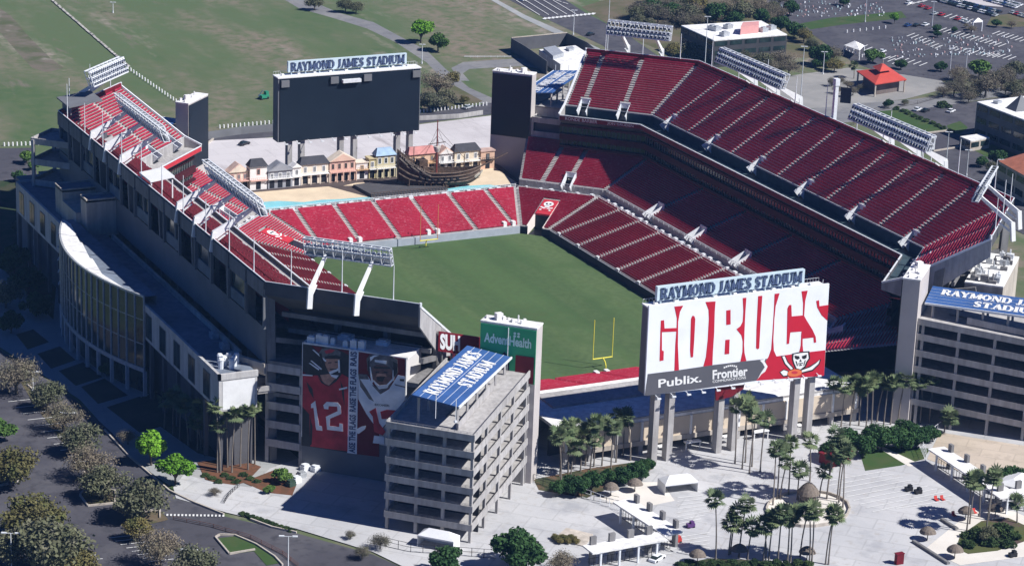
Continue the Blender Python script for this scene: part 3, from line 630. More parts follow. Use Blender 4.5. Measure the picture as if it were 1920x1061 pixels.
# ---------------------------------------------------------------- spiral ramps
DARKW0 = M('interior_shade', (.05, .052, .06), .85, .2, .2)
def ramp(sx, sy, label, floors=6, n1=4, L=37.2):
    a = np.array([-sx*0.0, 0]);
    # local frame mirrored from the south-west ramp: corner fr, e1 towards the stand, e2 across
    mir = lambda q: np.array([-sx*q[0], CY-sy*(q[1]-CY)])
    fr = mir((-79.1, -143.6)); e1 = mir((-79.1+1, -143.6+1))-fr; e1 /= R2; e2 = mir((-79.1-1, -143.6+1))-fr; e2 /= R2
    Wd = 20.4; t = thing('ramp_building', label, 'ramp building', (*(fr+e1*24+e2*9.7), 0), 'open concrete ramp buildings at the corners')
    Q = lambda a, b, z: np.array([*(fr+e1*a+e2*b), z]); rise = 2.4
    zs = [3.8, 8.1, 12.3, 16.5, 20.7, 24.6]
    for i, z in enumerate(zs):
        m = MB(); m.hexa([Q(4, .3, z-.5), Q(L, .3, z-.5+rise), Q(L, Wd-.3, z-.5+rise), Q(4, Wd-.3, z-.5)], [Q(4, .3, z), Q(L, .3, z+rise), Q(L, Wd-.3, z+rise), Q(4, Wd-.3, z)])
        m.hexa([Q(.3, .3, z-.5), Q(4, .3, z-.5), Q(4, Wd-.3, z-.5), Q(.3, Wd-.3, z-.5)], [Q(.3, .3, z), Q(4, .3, z), Q(4, Wd-.3, z), Q(.3, Wd-.3, z)])
        m.build('floor', CONC, t)
        m = MB()
        for b in (0, Wd-.3): m.hexa([Q(0, b, z-.75), Q(L, b, z-.75+rise), Q(L, b+.3, z-.75+rise), Q(0, b+.3, z-.75)], [Q(0, b, z+.85), Q(L, b, z+.85+rise), Q(L, b+.3, z+.85+rise), Q(0, b+.3, z+.85)])
        m.build('ramp_parapet', CONC, t)
        m = MB(); m.hexa([Q(-.02, .0, z-.75), Q(.3, .0, z-.75), Q(.3, Wd, z-.75), Q(-.02, Wd, z-.75)], [Q(-.02, .0, z+.75), Q(.3, .0, z+.75), Q(.3, Wd, z+.75), Q(-.02, Wd, z+.75)])
        for k in (1.0, 1.3): m.bar(Q(.1, .1, z+k), Q(.1, Wd, z+k), .05, .05)
        for k in range(14): m.bar(Q(.1, .3+k*1.45, z+.7), Q(.1, .3+k*1.45, z+1.3), .05, .05)
        m.build('front_parapet', CONC, t)
    for i in range(n1+1):
        for b in (.55, Wd-.55):
            m = MB(); x = .6+i*(L-2)/n1; m.hexa([Q(x-.35, b-.3, 0), Q(x+.35, b-.3, 0), Q(x+.35, b+.3, 0), Q(x-.35, b+.3, 0)], [Q(x-.35, b-.3, 24+rise*x/L), Q(x+.35, b-.3, 24+rise*x/L), Q(x+.35, b+.3, 24+rise*x/L), Q(x-.35, b+.3, 24+rise*x/L)]); m.build('column', CONC, t)
    for b in (7.0, 13.2):
        m = MB(); m.hexa([Q(.4, b-.35, 0), Q(1., b-.35, 0), Q(1., b+.35, 0), Q(.4, b+.35, 0)], [Q(.4, b-.35, 24.2), Q(1., b-.35, 24.2), Q(1., b+.35, 24.2), Q(.4, b+.35, 24.2)]); m.build('column', CONC, t)
    m = MB(); m.hexa([Q(9, 9.4, 0), Q(L-6, 9.4, 0), Q(L-6, 9.9, 0), Q(9, 9.9, 0)], [Q(9, 9.4, 25.2), Q(L-6, 9.4, 26.8), Q(L-6, 9.9, 26.8), Q(9, 9.9, 25.2)]); m.build('spine_wall', CONCD, t)
    m = MB(); m.hexa([Q(6.5, .8, .1), Q(6.8, .8, .1), Q(6.8, Wd-.8, .1), Q(6.5, Wd-.8, .1)], [Q(6.5, .8, 24), Q(6.8, .8, 24), Q(6.8, Wd-.8, 24), Q(6.5, Wd-.8, 24)]); m.build('shade_backing', DARKW0, t)  # added dark crosswall, stands in for the shade inside the storeys
    m = MB(); m.hexa([Q(L-.4, .3, 0), Q(L, .3, 0), Q(L, Wd-.3, 0), Q(L-.4, Wd-.3, 0)], [Q(L-.4, .3, 27), Q(L, .3, 27), Q(L, Wd-.3, 27), Q(L-.4, Wd-.3, 27)]); m.build('rear_wall', CONC, t)
    # blue sign canopy
    z0, z1 = 30.2, 31.4; a0, a1, b0, b1 = 1.9, 36.6, 4.6, 15.2
    m = MB(); m.hexa([Q(a0, b0, z0), Q(a1, b0, z0), Q(a1, b1, z1), Q(a0, b1, z1)], [Q(a0, b0, z0+.3), Q(a1, b0, z0+.3), Q(a1, b1, z1+.3), Q(a0, b1, z1+.3)]); cn = m.build('sign_canopy', BLUE, t)
    m = MB(); m.bar(Q(a0, b0-.12, z0+.15), Q(a1, b0-.12, z0+.15), .3, .5)
    for k in range(1, 6): b = b0+(b1-b0)*k/6; z = z0+(z1-z0)*k/6+.33; m.bar(Q(a0, b, z), Q(a1, b, z), .07, .05)
    m.build('canopy_edge', STEEL, cn)
    m = MB()
    down = e1 if sy < 0 else -e1
    if sx*sy > 0: o, U, Vv = (Q(a0+1.6, b0+5.9, 0), e1, e2) if sx < 0 else (Q(a1-1.6, b1-5.4, 0), -e1, -e2)
    else: o, U, Vv = Q(a1-1.6, b0+5.9, 0), -e1, e2
    cs = 1 if (Vv@e2) > 0 else -1; sl_ = (z1-z0)/(b1-b0)*cs
    def lay(o, s, Lw, hgt_):
        zb = z0+.36+(z1-z0)*(((o[:2]-fr)@e2)-b0)/(b1-b0)
        V3 = np.array([*Vv, sl_]); serif(m, s, (o[0], o[1], zb), (*U, 0), V3, (0, 0, 1), Lw, hgt_, .08, 1.35)
    lay(o+np.array([*(U*1.2), 0]), 'RAYMOND JAMES', 29, 3.3); lay(o+np.array([*(-Vv*4.4+U*9.8), 0]), 'STADIUM', 17, 3.1)
    m.build('canopy_lettering', WHITE, cn)
    for i in range(6):
        for b in (b0+.8, b1-.8):
            m = MB(); x = a0+2+i*(a1-a0-4)/5; zz = z0+(z1-z0)*(b-b0)/(b1-b0); m.bar(Q(x, b, 24.6+rise*x/L), Q(x, b, zz), .45, .45); m.build('canopy_post', CONC, t)
    m = MB(); m.bar(Q(a0-.3, 5, 27.2), Q(a0-.3, 5, 32.4), .12, .12); m.bar(Q(a0-.3, 9.6, 27.2), Q(a0-.3, 9.6, 32.8), .12, .12); m.obox(Q(a0-.3, 5, 0)[:2], (.3, 0), (0, .3), 27., 27.4); m.build('lamp_pole', STEEL, t)
    m = MB(); m.hexa([Q(3, 4.8, 24.9), Q(26, 4.8, 26.4), Q(26, 5.1, 26.4), Q(3, 5.1, 24.9)], [Q(3, 4.8, 26.2), Q(26, 4.8, 28.2), Q(26, 5.1, 28.2), Q(3, 5.1, 26.2)]); m.build('roof_parapet', CONC, t)
    return t
ramp(-1, -1, 'open concrete ramp building under a blue canopy, in front of the player banners')
ramp(1, -1, 'shaded concrete ramp building with a blue roof sign, behind the palms and hedges')
ramp(1, 1, 'far concrete ramp building whose blue roof shows behind the dark corner tower')
ramp(-1, 1, 'small far ramp building behind the sunlit stand, mostly hidden by a tower')
# ---------------------------------------------------------------- slab storeys at the four corners of the stands
def slabs(sx, sy, label, t0, t1, d0, d1, parent_mat=CONC, top=23, core=None):
    u = np.array([sx, sy])/R2; v = np.array([-sx, sy])/R2; O = np.array([0, CY])
    t = thing('stair_tower', label, 'stair building', (*(O+u*(d0+d1)/2+v*(t0+t1)/2), 0), 'open storeys at the stand corners')
    for z in ((4.6, 9.2, 13.8, 18.4, 23.) if top < 30 else (6, 12, 18, 24, 30, 36)):
        m = MB(); m.obox(O+u*(d0+d1)/2+v*(t0+t1)/2, v*abs(t1-t0)/2, u*(d1-d0)/2, z, z+.6); m.build('floor', CONC, t)
        m = MB(); m.obox(O+u*(d1+.1)+v*(t0+t1)/2, v*abs(t1-t0)/2, u*.18, z-.3, z+1.5); m.obox(O+u*(d0-.1)+v*(t0+t1)/2, v*abs(t1-t0)/2, u*.18, z-.3, z+1.5)
        for a in (t0, t1): m.obox(O+u*(d0+d1)/2+v*a, v*.15, u*(d1-d0)/2, z-.3, z+1.5)
        m.build('parapet', parent_mat, t)
    for a in (t0, t1):
        for d in (d0+.5, d1-.5):
            m = MB(); m.obox(O+u*d+v*a, v*.4, u*.4, 0, top); m.build('column', parent_mat, t)
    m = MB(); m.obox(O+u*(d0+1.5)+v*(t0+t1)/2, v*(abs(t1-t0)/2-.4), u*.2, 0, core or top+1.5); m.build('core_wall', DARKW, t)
    return t
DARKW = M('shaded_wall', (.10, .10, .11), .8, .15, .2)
slabs(-1, -1, 'open grey storeys between the club building and the player banners', -15.5, -7.0, 112, 131)
slabs(1, 1, 'grey open storeys joining the dark corner tower to the maroon upper deck', 20.5, 33.6, 114.4, 124)
slabs(-1, 1, 'open grey storeys with dark gaps at the far end of the sunlit stand', -22, -10, 118, 137, top=37)
slabs(1, -1, 'open grey storeys under the end of the shaded upper deck', 20.5, 31.6, 114.5, 124, core=30)  # core wall raised above the storeys to keep sun off the corner seats
# ---------------------------------------------------------------- banner building
u = np.array([-1, -1])/R2; v = np.array([1, -1])/R2; O = np.array([0, CY])
d1 = (97.5+90.0)/R2-CY/R2*-1 if False else None
P0 = np.array([-97.3, -90.2, 0]); NB = np.array([-1, -1, 0])/R2
t = thing('banner_building', 'white building hung with two tall football player banners', 'building', (-87, -97, 0), None)
def BQ(a, d, z): q = P0[:2]+v*a-u*d; return np.array([q[0], q[1], z])
Lb = 25.4
m = MB(); m.hexa([BQ(0, .1, 0), BQ(Lb, .1, 0), BQ(Lb, 8.8, 0), BQ(0, 8.8, 0)], [BQ(0, .1, 30.6), BQ(Lb, .1, 30.6), BQ(Lb, 8.8, 30.6), BQ(0, 8.8, 30.6)]); m.build('shell', M('banner_wall', (.62, .60, .58), .7, .1, .1), t); m = MB(); m.hexa([BQ(-.05, 0, 0), BQ(Lb+.05, 0, 0), BQ(Lb+.05, .15, 0), BQ(-.05, .15, 0)], [BQ(-.05, 0, 9), BQ(Lb+.05, 0, 9), BQ(Lb+.05, .15, 9), BQ(-.05, .15, 9)]); m.build('base_shade', GREY, t)  # thin grey face low on the wall paints the shade under the banners
m = MB(); m.hexa([BQ(-.1, -.1, 30.6), BQ(Lb+.1, -.1, 30.6), BQ(Lb+.1, 9, 30.6), BQ(-.1, 9, 30.6)], [BQ(-.1, -.1, 31), BQ(Lb+.1, -.1, 31), BQ(Lb+.1, 9, 31), BQ(-.1, 9, 31)])
for a in (-.05, Lb-.15): m.bar(BQ(a, 0, 8), BQ(a, 0, 31), .3, .3)
m.build('roof_cap', ROOFW, t)
for a, d, s, h in ((1.6, 1.2, .9, 1.3), (3.4, 1.4, .7, 1.9), (5., 1.2, .8, 1.9), (6.7, 1.5, .5, 1.4), (9.9, 1.4, .6, 1.3), (12.0, 1.2, .75, 1.9), (13.9, 1.3, .75, 1.9), (17, 6.4, 1.4, .9), (8, 6, 1.6, 1.0)):
    m = MB(); m.obox(BQ(a, d, 0)[:2], v*s, u*s*.8, 31, 31+h); m.obox(BQ(a, d, 0)[:2], v*s*.6, u*s*.5, 31+h, 31+h+.25); m.build('roof_unit', STEEL, t)
BX = lambda x, y, k=0.: PL(560+x/4.245, 630+y/4.245, P0-NB*0+NB*(.15+k)*1.0, NB)
def bshape(name, mat, L, k, par):
    m = MB()
    for s in L: m.slab([BX(a, b, k) for a, b in s], -NB*.05)
    return m.build(name, mat, par)
BLK = M('banner_black', (.035, .034, .036), .6, .4, .5); BJR = M('jersey_red', (.44, .03, .045), .6, .3, .35); BJW = M('jersey_white', (.78, .82, .86), .6, .12, .35); SKIN = M('printed_skin', (.50, .27, .19), .7, .3, 1.2); SKIND = M('printed_skin_dark', (.20, .105, .08), .7, .3, 1.2); PEWT = M('pewter_print', (.15, .14, .14), .6, .5, .8); BLET = M('banner_letter', (.80, .83, .87), .6, .08, .5)
b1 = bshape('player_banner', BLK, [[(32, 62), (400, 112), (388, 925), (22, 868)]], 0, t)
bshape('flag_stripe', MAROON, [[(100, 75), (190, 90), (160, 130)], [(300, 104), (398, 114), (398, 150), (345, 120)], [(32, 280), (60, 300), (34, 310)]], .06, b1)
bshape('printed_jersey', BJR, [[(32, 318), (150, 312), (175, 340), (240, 400), (300, 360), (345, 300), (396, 330), (388, 915), (92, 876), (84, 620), (30, 560)]], .08, b1)
bshape('printed_helmet', PEWT, [[(160, 135), (185, 100), (240, 92), (300, 102), (335, 130), (330, 185), (300, 170), (230, 165), (210, 190), (205, 240), (180, 210)]], .1, b1)
bshape('printed_face', SKIN, [[(215, 175), (300, 170), (325, 185), (318, 250), (290, 285), (240, 290), (212, 230)], [(170, 310), (245, 300), (300, 330), (240, 392), (195, 370)]], .09, b1)
bshape('face_mask', BLET, [[(240, 285), (325, 250), (330, 268), (250, 305)], [(250, 305), (318, 312), (300, 338), (262, 322)], [(312, 190), (326, 190), (330, 290), (316, 290)], [(108, 108), (120, 108), (222, 196), (212, 204)], [(92, 195), (104, 194), (186, 260), (178, 268)], [(80, 215), (92, 214), (165, 262), (158, 272)], [(32, 302), (110, 310), (110, 318), (32, 314)], [(320, 418), (386, 402), (386, 416), (322, 430)]], .12, b1)
bshape('jersey_number', BLET, [[(98, 540), (132, 514), (162, 712), (184, 716), (188, 752), (140, 746), (134, 716), (118, 570), (98, 572)],
    [(196, 548), (222, 522), (310, 528), (334, 556), (338, 618), (250, 656), (246, 714), (322, 722), (324, 694), (350, 698), (352, 758), (226, 744), (216, 640), (310, 596), (306, 560), (238, 556), (236, 582), (202, 578)]], .12, b1)
m = MB(); o = BX(230, 860, .12); text(m, 'TAMPA BAY', o, BX(356, 876, .12)-o, BX(230, 850, .12)-o) if False else None
b2 = bshape('player_banner', MAROON, [[(474, 125), (846, 182), (846, 505), (640, 775), (640, 960), (462, 938)]], 0, t)
bshape('printed_jersey', BJW, [[(474, 300), (545, 310), (600, 400), (650, 462), (720, 420), (790, 310), (846, 320), (846, 505), (700, 690), (640, 760), (540, 620), (474, 500)], [(600, 790), (680, 800), (680, 860), (590, 850)]], .08, b2)
bshape('printed_helmet', PEWT, [[(540, 180), (565, 148), (640, 148), (740, 160), (785, 190), (790, 290), (750, 350), (742, 270), (700, 235), (620, 228), (588, 250), (585, 340), (548, 270)], [(580, 385), (650, 462), (722, 405), (735, 380), (660, 425)]], .1, b2)
bshape('printed_face', SKIND, [[(588, 250), (620, 232), (700, 238), (742, 272), (738, 350), (690, 395), (630, 395), (590, 345)]], .09, b2)
bshape('face_mask', BLET, [[(605, 205), (605, 188), (700, 196), (696, 222)], [(585, 350), (600, 352), (640, 392), (700, 385), (752, 330), (758, 345), (705, 402), (635, 408)], [(560, 245), (572, 245), (592, 370), (580, 375)], [(750, 270), (770, 265), (756, 355), (744, 350)], [(600, 372), (640, 405), (712, 395), (705, 412), (640, 422)], [(462, 738), (500, 718), (535, 712), (528, 740), (478, 776), (462, 772)]], .12, b2)
bshape('helmet_shine', BLET, [[(566, 168), (600, 152), (640, 152), (600, 168), (572, 200)]], .13, b2)
bshape('helmet_shadow', BLK, [[(548, 200), (560, 190), (572, 330), (556, 300)], [(752, 200), (788, 220), (786, 290), (756, 330)], [(600, 240), (720, 246), (735, 262), (600, 256)]], .13, b2)
bshape('cheek_light', SKIN, [[(625, 296), (655, 300), (690, 298), (700, 322), (650, 316), (615, 322)]], .11, b2)
bshape('jersey_fold', PEWT, [[(480, 330), (540, 420), (600, 520), (560, 500), (490, 400)], [(760, 380), (846, 400), (846, 410), (770, 392)], [(474, 300), (545, 306), (560, 345), (480, 340)]], .1, b2)
bshape('helmet_logo', BJR, [[(205, 118), (250, 104), (290, 112), (262, 132), (218, 140)]], .13, b1)
bshape('helmet_shadow', BLK, [[(205, 160), (300, 150), (334, 165), (326, 182), (212, 180)], [(160, 140), (180, 135), (210, 240), (190, 232)]], .13, b1)
bshape('eye_black', BLK, [[(232, 208), (262, 206), (260, 214), (234, 216)], [(286, 204), (312, 202), (310, 211), (288, 212)], [(244, 262), (306, 256), (300, 264), (250, 270)]], .13, b1)
bshape('jersey_fold', BLK, [[(60, 360), (110, 420), (120, 500), (84, 440)], [(330, 350), (360, 420), (366, 560), (346, 470)], [(150, 318), (176, 345), (236, 404), (180, 372)], [(90, 640), (110, 720), (104, 860), (90, 870)]], .1, b1)
bshape('printed_smile', BLK, [[(618, 325), (690, 322), (668, 362), (630, 358)], [(612, 282), (640, 280), (640, 292), (614, 294)], [(676, 280), (708, 284), (704, 296), (676, 290)], [(804, 340), (840, 342), (838, 360), (806, 356)]], .12, b2)
bshape('jersey_number', BJR, [[(560, 600), (612, 570), (640, 690), (690, 760), (670, 790), (600, 760), (590, 640)], [(650, 600), (700, 585), (775, 590), (715, 660), (660, 658)]], .12, b2)
m = MB(); o = BX(606, 552, .13); text(m, 'BUCCANEERS', o, BX(722, 562, .13)-o, BX(606, 534, .13)-o, .02); m.build('chest_lettering', NAVY, b2)
b3 = bshape('slogan_strip', BLET, [[(402, 112), (476, 124), (462, 938), (386, 928)]], .05, t)
m = MB()
for s, y0, y1 in (('RAIS', 126, 240), ('RAISE THE FLAGS', 264, 604), ('AISE THE FLAGS', 628, 930)):
    if y0 == 264: s = 'RAISE THE FLAGS'
    f = lambda q: (q-112)/826
    o = BX(462-f(y1)*13, y1, .14); e = BX(464-f(y0)*13, y0, .14); q = BX(410-f(y1)*13, y1-6, .14); text(m, s, o, e-o, q-o, .035)
m.build('slogan_lettering', INK, b3)
t = thing('plant_building', 'flat roofed beige building crowded with roof machinery behind the blue roof sign at right', 'building', (88, -98, 0))
pb = [(75.2, -105), (82, -111.8), (101.4, -92.4), (94.6, -85.6)]
m = MB(); m.prism(pb, 0, 30.6); m.build('shell', CONCB, t)
m = MB(); c = np.mean(np.array(pb), 0); m.prism([c+(np.array(q)-c)*1.01 for q in pb], 30.6, 31); m.build('roof', ROOFW, t)
for i in range(26):
    a, b_ = random.uniform(.06, .94), random.uniform(.12, .88); k = np.array(pb[0])*(1-a)*(1-b_)+np.array(pb[1])*(1-a)*b_+np.array(pb[2])*a*b_+np.array(pb[3])*a*(1-b_)
    m = MB(); s_ = random.uniform(.4, 1.1); m.obox(k, v*s_, u*s_*.7, 31, 31+random.uniform(.6, 1.8)); m.tube((*k, 31), (*k, 31+random.uniform(1.2, 2.6)), .2, n=6); m.build('roof_machine', (GALV, STEEL, CONCD)[i % 3], t)
# SUH hoarding on the stand corner
t = thing('name_hoarding', 'maroon hoarding reading SUH beside the green AdventHealth tower', 'sign', (-58, -90, 0))
W3 = lambda x, y, k=0.: PL(640+x/3, 354+y/3, (-58, -104-k, 0), (0, 1, 0))
m = MB(); m.slab([W3(550, 802), W3(800, 838), W3(800, 950), W3(545, 912)], (0, .4, 0)); hb = m.build('hoarding', MAROON, t)
m = MB(); o = W3(556, 902, .1); text(m, 'SUH', o, W3(668, 916, .1)-o, W3(556, 812, .1)-o, .05); m.build('hoarding_lettering', WHITE, hb)
m = MB()
for i in range(5): m.tube((-68.5+i*2.4, -103.2, 0), (-68.5+i*2.4, -103.2, 31), .25)
m.build('hoarding_posts', CONCD, t)
m = MB(); m.obox((-66, -96.5), v*9, u*5.5, 17, 18); m.obox((-66, -96.5), v*9, u*5.5, 8.5, 9.3); m.build('landing', CONC, t)
m = MB(); m.bar(W3(405, 690, -3), W3(560, 830, -3), .6, 3.4); m.build('raker_wall', CONC, t)
# ---------------------------------------------------------------- club building on the sunny side's back
CLUBW = M('club_wall', (.50, .49, .48), .75, .08, .1, .5)
t = thing('club_building', 'long flat roofed building with a curved glass front along the parking lot', 'building', (-112, -1, 0))
X0, X1, YA, YB, ZR = -116.0, -106.8, -86., 83.8, 24.0
m = MB(); m.box(X0, YA, 15.0, X1, YB, ZR-1.2); m.build('upper_storeys', CLUBW, t)
m = MB(); m.box(X0+.1, YA+.1, ZR-1.2, X1, YB, ZR-.6); m.build('roof', ROOFG, t)
m = MB()
for x0, y0, x1, y1 in ((X0-.15, YA-.15, X0+.5, YB+.1), (X0-.15, YA-.15, X1+.2, YA+.6), (X0-.15, YB-.5, X1+.2, YB+.15)): m.box(x0, y0, ZR-1.4, x1, y1, ZR)
m.build('parapet', CLUBW, t)
m = MB(); m.box(X1, YA+12, 12, X1+.7, YB-60, ZR+.6); m.obox((X1+.2, YA+7), (2.6, -5.), (.45, .22), ZR-2.2, ZR+.6); m.build('rear_parapet', CONCB, t)
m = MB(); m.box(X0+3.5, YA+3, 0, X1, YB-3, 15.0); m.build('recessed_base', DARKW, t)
for i in range(18):
    m = MB(); y = YA+1.2+i*9.9; m.box(X0+.3, y-.5, 0, X0+1.2, y+.5, 15.0)
    if not -33 < y < 37: m.build('column', DARKW, t)
for y in [-80+i*10.5 for i in range(5)]+[44, 54.5, 65, 75.5]:
    f = MB(); f.box(X0-.08, y, 15.8, X0+.3, y+4.6, 22.2); fo = f.build('window', GREY, t)
    for k in (0, 1):
        g = MB(); g.box(X0-.14, y+.25+k*2.25, 16.0, X0+.1, y+2.25+k*2.25, 22.0); g.build('window_pane', GLASSD, fo)
# curved glass front
yc, hh, bul = 1.8, 34.5, 7.6
def AT(s): y = yc+hh*s; return np.array([X0-bul*(1-s*s)-.2, y])
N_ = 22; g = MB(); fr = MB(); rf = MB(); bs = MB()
for i in range(N_):
    a, b = AT(-1+2*i/N_), AT(-1+2*(i+1)/N_)
    g.poly([(*a, 7.4), (*b, 7.4), (*b, 26.), (*a, 26.)]); bs.poly([(a[0]+1.6, a[1], 0), (b[0]+1.6, b[1], 0), (b[0]+1.6, b[1], 7.2), (a[0]+1.6, a[1], 7.2)])
    fr.bar((*(a+[-.1, 0]), 7.4), (*(a+[-.1, 0]), 26.), .28 if i % 2 else .42, .35)
    for z in (6.8, 26.0): fr.bar((*a, z), (*b, z), .5, 1.1 if z < 8 else .5)
    for z in (13.5, 19.8): fr.bar((*a, z), (*b, z), .12, .18)
rf.poly([(*AT(-1+2*i/N_), 26.2) for i in range(2, N_+1)]+[(X0+.5, yc+hh*.86, 26.2), (X0-2.0, yc+hh*.38, 26.2), (X0-1.6, yc+hh*.36, 26.2), (X0-3.6, yc-hh*.02, 26.2), (X0-3.1, yc-hh*.05, 26.2), (X0-4.6, yc-hh*.42, 26.2)])  # white sheet cut to the sunlit part of one flat roof
r2_ = MB(); r2_.poly([(*AT(-1+2*i/N_), 25.9) for i in range(N_+1)]+[(X0+3, yc+hh, 25.9), (X0+3, yc-hh, 25.9)]); r2_.poly([(X0+3, yc-hh, 25.9), (X0+3, yc+hh, 25.9), (X0+3, yc+hh, 23), (X0+3, yc-hh, 23)]); r2_.build('shaded_roof', ROOFG, t)  # same roof, its grey stands for the shadow of the stand
go = g.build('glass_front', glass('atrium_glass', (.018, .034, .034), .08, .12), t); fr.build('mullions', GALV, go); rf.build('sunlit_roof', ROOFW, t); bs.build('entrance_glass', GLASSD, t)
for i in range(0, N_+1, 2):
    m = MB(); a = AT(-1+2*i/N_); m.obox(a, (.4, 0), (0, .4), 0, 6.5); m.build('column', CLUBW, t)
m = MB()
for k in range(5): m.bar((X0-.4, 38+.3, 9+k*3.4), (X0-2.6, 33.5, 9+k*3.4), .3, .3)
m.build('stair_rail', STEEL, t)
for (cx, cy, a, b, h) in ((-107.8, 30.5, 4.4, 2.6, 33.5), (-108.2, 49.5, 5.2, 3.4, 31.5)):
    m = MB(); m.box(cx-a, cy-b, ZR-1, cx+a, cy+b, h-.4); q = m.build('roof_house', CONCB, t)
    m = MB(); m.box(cx-a-.1, cy-b-.1, h-.4, cx+a+.1, cy-b+.35, h); m.box(cx-a-.1, cy+b-.35, h-.4, cx+a+.1, cy+b+.1, h); m.box(cx-a-.1, cy-b+.35, h-.4, cx-a+.35, cy+b-.35, h); m.box(cx+a-.35, cy-b+.35, h-.4, cx+a+.1, cy+b-.35, h); m.build('roof_edge', CONCB, q)
    m = MB(); m.box(cx-a, cy-b, h-.9, cx+a, cy+b, h-.35); m.build('house_roof', ROOFG, q)
m = MB(); m.box(-113.5, 33.2, ZR-1, -108.2, 46., 28.4); m.build('roof_house', CONCB, t)
m = MB(); m.box(-104.9, 62, 0, -92, 100, 21.5); m.box(-112, 83.8, 0, -98, 99, 21.0); m.build('far_wing', GREY, t)
for i, (x, y) in enumerate(((-113.6, -80.6), (-112.4, -79.2), (-111.4, -81.6), (-110.2, -80.0), (-112.8, -77.6), (-110.8, -77.9), (-109, -78.4))):
    m = MB(); m.tube((x, y, ZR-.6), (x, y, ZR+1.5), .62, n=10); m.tube((x, y, ZR+1.5), (x, y, ZR+1.9), .75, .5, n=10); m.build('roof_fan', STEEL, t)
for x, y in ((-108.5, -75), (-108.2, -68), (-107.9, -60)):
    m = MB(); m.box(x-.9, y-1.2, ZR-.6, x+.9, y+1.2, ZR+.7); m.box(x-.5, y-.7, ZR+.7, x+.5, y+.7, ZR+1.); m.build('roof_unit', GALV, t)
m = MB(); m.box(X0+.9, YA-.05, 15.4, X1-.6, YA+.3, 22.2); m.build('end_panel', WHITE, t)
m = MB(); m.box(-106.1, -84.5, 17.5, -98, -66, 18.2); m.box(-104.5, -80, 18.2, -99, -76, 19.6); m.bar((-106, -84.6, 18.7), (-98, -84.6, 18.7), .3, 1.2); m.build('link_roof', CONC, t)
# ---------------------------------------------------------------- flood light banks
def lightbank(c, along, inward, L, label, rim):
    al = np.array([*along, 0.]); iw = np.array([*inward, 0.]); up = np.array([0, 0, 1.]); c = np.array(c, float)
    t = thing('flood_light_bank', label, 'light bank', c, 'white flood light banks on the stand rims')
    tl = up*.94+iw*-.34; tl /= np.linalg.norm(tl)         # face leans down towards the field
    Hh = 4.4; m = MB(); fc = iw*.8
    n = int(L/2.3)
    for j in (-1, 0, 1):
        for k in (0, 1): m.bar(c-al*L/2+tl*j*Hh/2-iw*k*1.5, c+al*L/2+tl*j*Hh/2-iw*k*1.5, .3, .3)
    for i in range(n+1):
        p = c-al*L/2+al*L*i/n
        for k in (0, 1): m.bar(p-tl*Hh/2-iw*k*1.5, p+tl*Hh/2-iw*k*1.5, .16, .16)
        for j in (-1, 0, 1): m.bar(p+tl*j*Hh/2, p+tl*j*Hh/2-iw*1.5, .14, .14)
        if i < n: m.bar(p-tl*Hh/2-iw*1.5, p+al*L/n+tl*Hh/2-iw*1.5, .1, .1)
    m.build('frame', STEEL, t)
    m = MB(); m.slab([c-al*L/2-tl*Hh*.5-iw*.7, c+al*L/2-tl*Hh*.5-iw*.7, c+al*L/2+tl*Hh*.02-iw*.7, c-al*L/2+tl*Hh*.02-iw*.7], -iw*.08); m.slab([c-al*L/2-tl*Hh*.5, c+al*L/2-tl*Hh*.5, c+al*L/2-tl*Hh*.5-iw*1.5, c-al*L/2-tl*Hh*.5-iw*1.5], up*.1); m.build('catwalk', GALV, t)
    nl = int(L/1.25); m = MB(); p = c
    m.slab([p-al*.42-tl*.42, p+al*.42-tl*.42, p+al*.42+tl*.42, p-al*.42+tl*.42], -iw*.5); m.mi = 1
    m.slab([p-al*.34-tl*.36+iw*.02, p+al*.34-tl*.36+iw*.02, p+al*.34+tl*.2+iw*.02, p-al*.34+tl*.2+iw*.02], iw*.05)
    l0 = m.build('lamp', [STEEL, NAVY], t)
    for r in range(3):
        for i in range(nl):
            o = l0 if r+i == 0 else l0.copy()
            if r+i: COL.objects.link(o)
            o.location = tuple(-al*L/2+al*L*(i+.5)/nl+tl*(-1.35+r*1.45)+iw*.35)
    arms = (-.34, 0, .34) if L > 30 else (-.26, .28)
    for s in arms:
        off = 11. if L > 30 else 9.8
        m = MB(); b = np.array([*(c-iw*off)[:2], 41.])+al*L*s; k = np.array([*(c-iw*(off-.6))[:2], 45.2])+al*L*s; e = c+al*L*s-tl*Hh*.42-iw*1.2
        n_ = np.cross(e-k, al); n_ /= np.linalg.norm(n_); n_ = n_ if n_[2] > 0 else -n_; wb, we = (2.2, .7) if L > 30 else (1.3, .7)
        r = lambda q, hh: [q-al*.32-n_*hh/2, q+al*.32-n_*hh/2, q+al*.32+n_*hh/2, q-al*.32+n_*hh/2]
        m.hexa(r(k, wb), r(e, we)); m.bar(b, k+up*.6, .8, 1.2); m.bar(k-up*2, k+iw*3.4+up*.2, .35, .35); m.build('support_arm', WHITE, t)
    return t
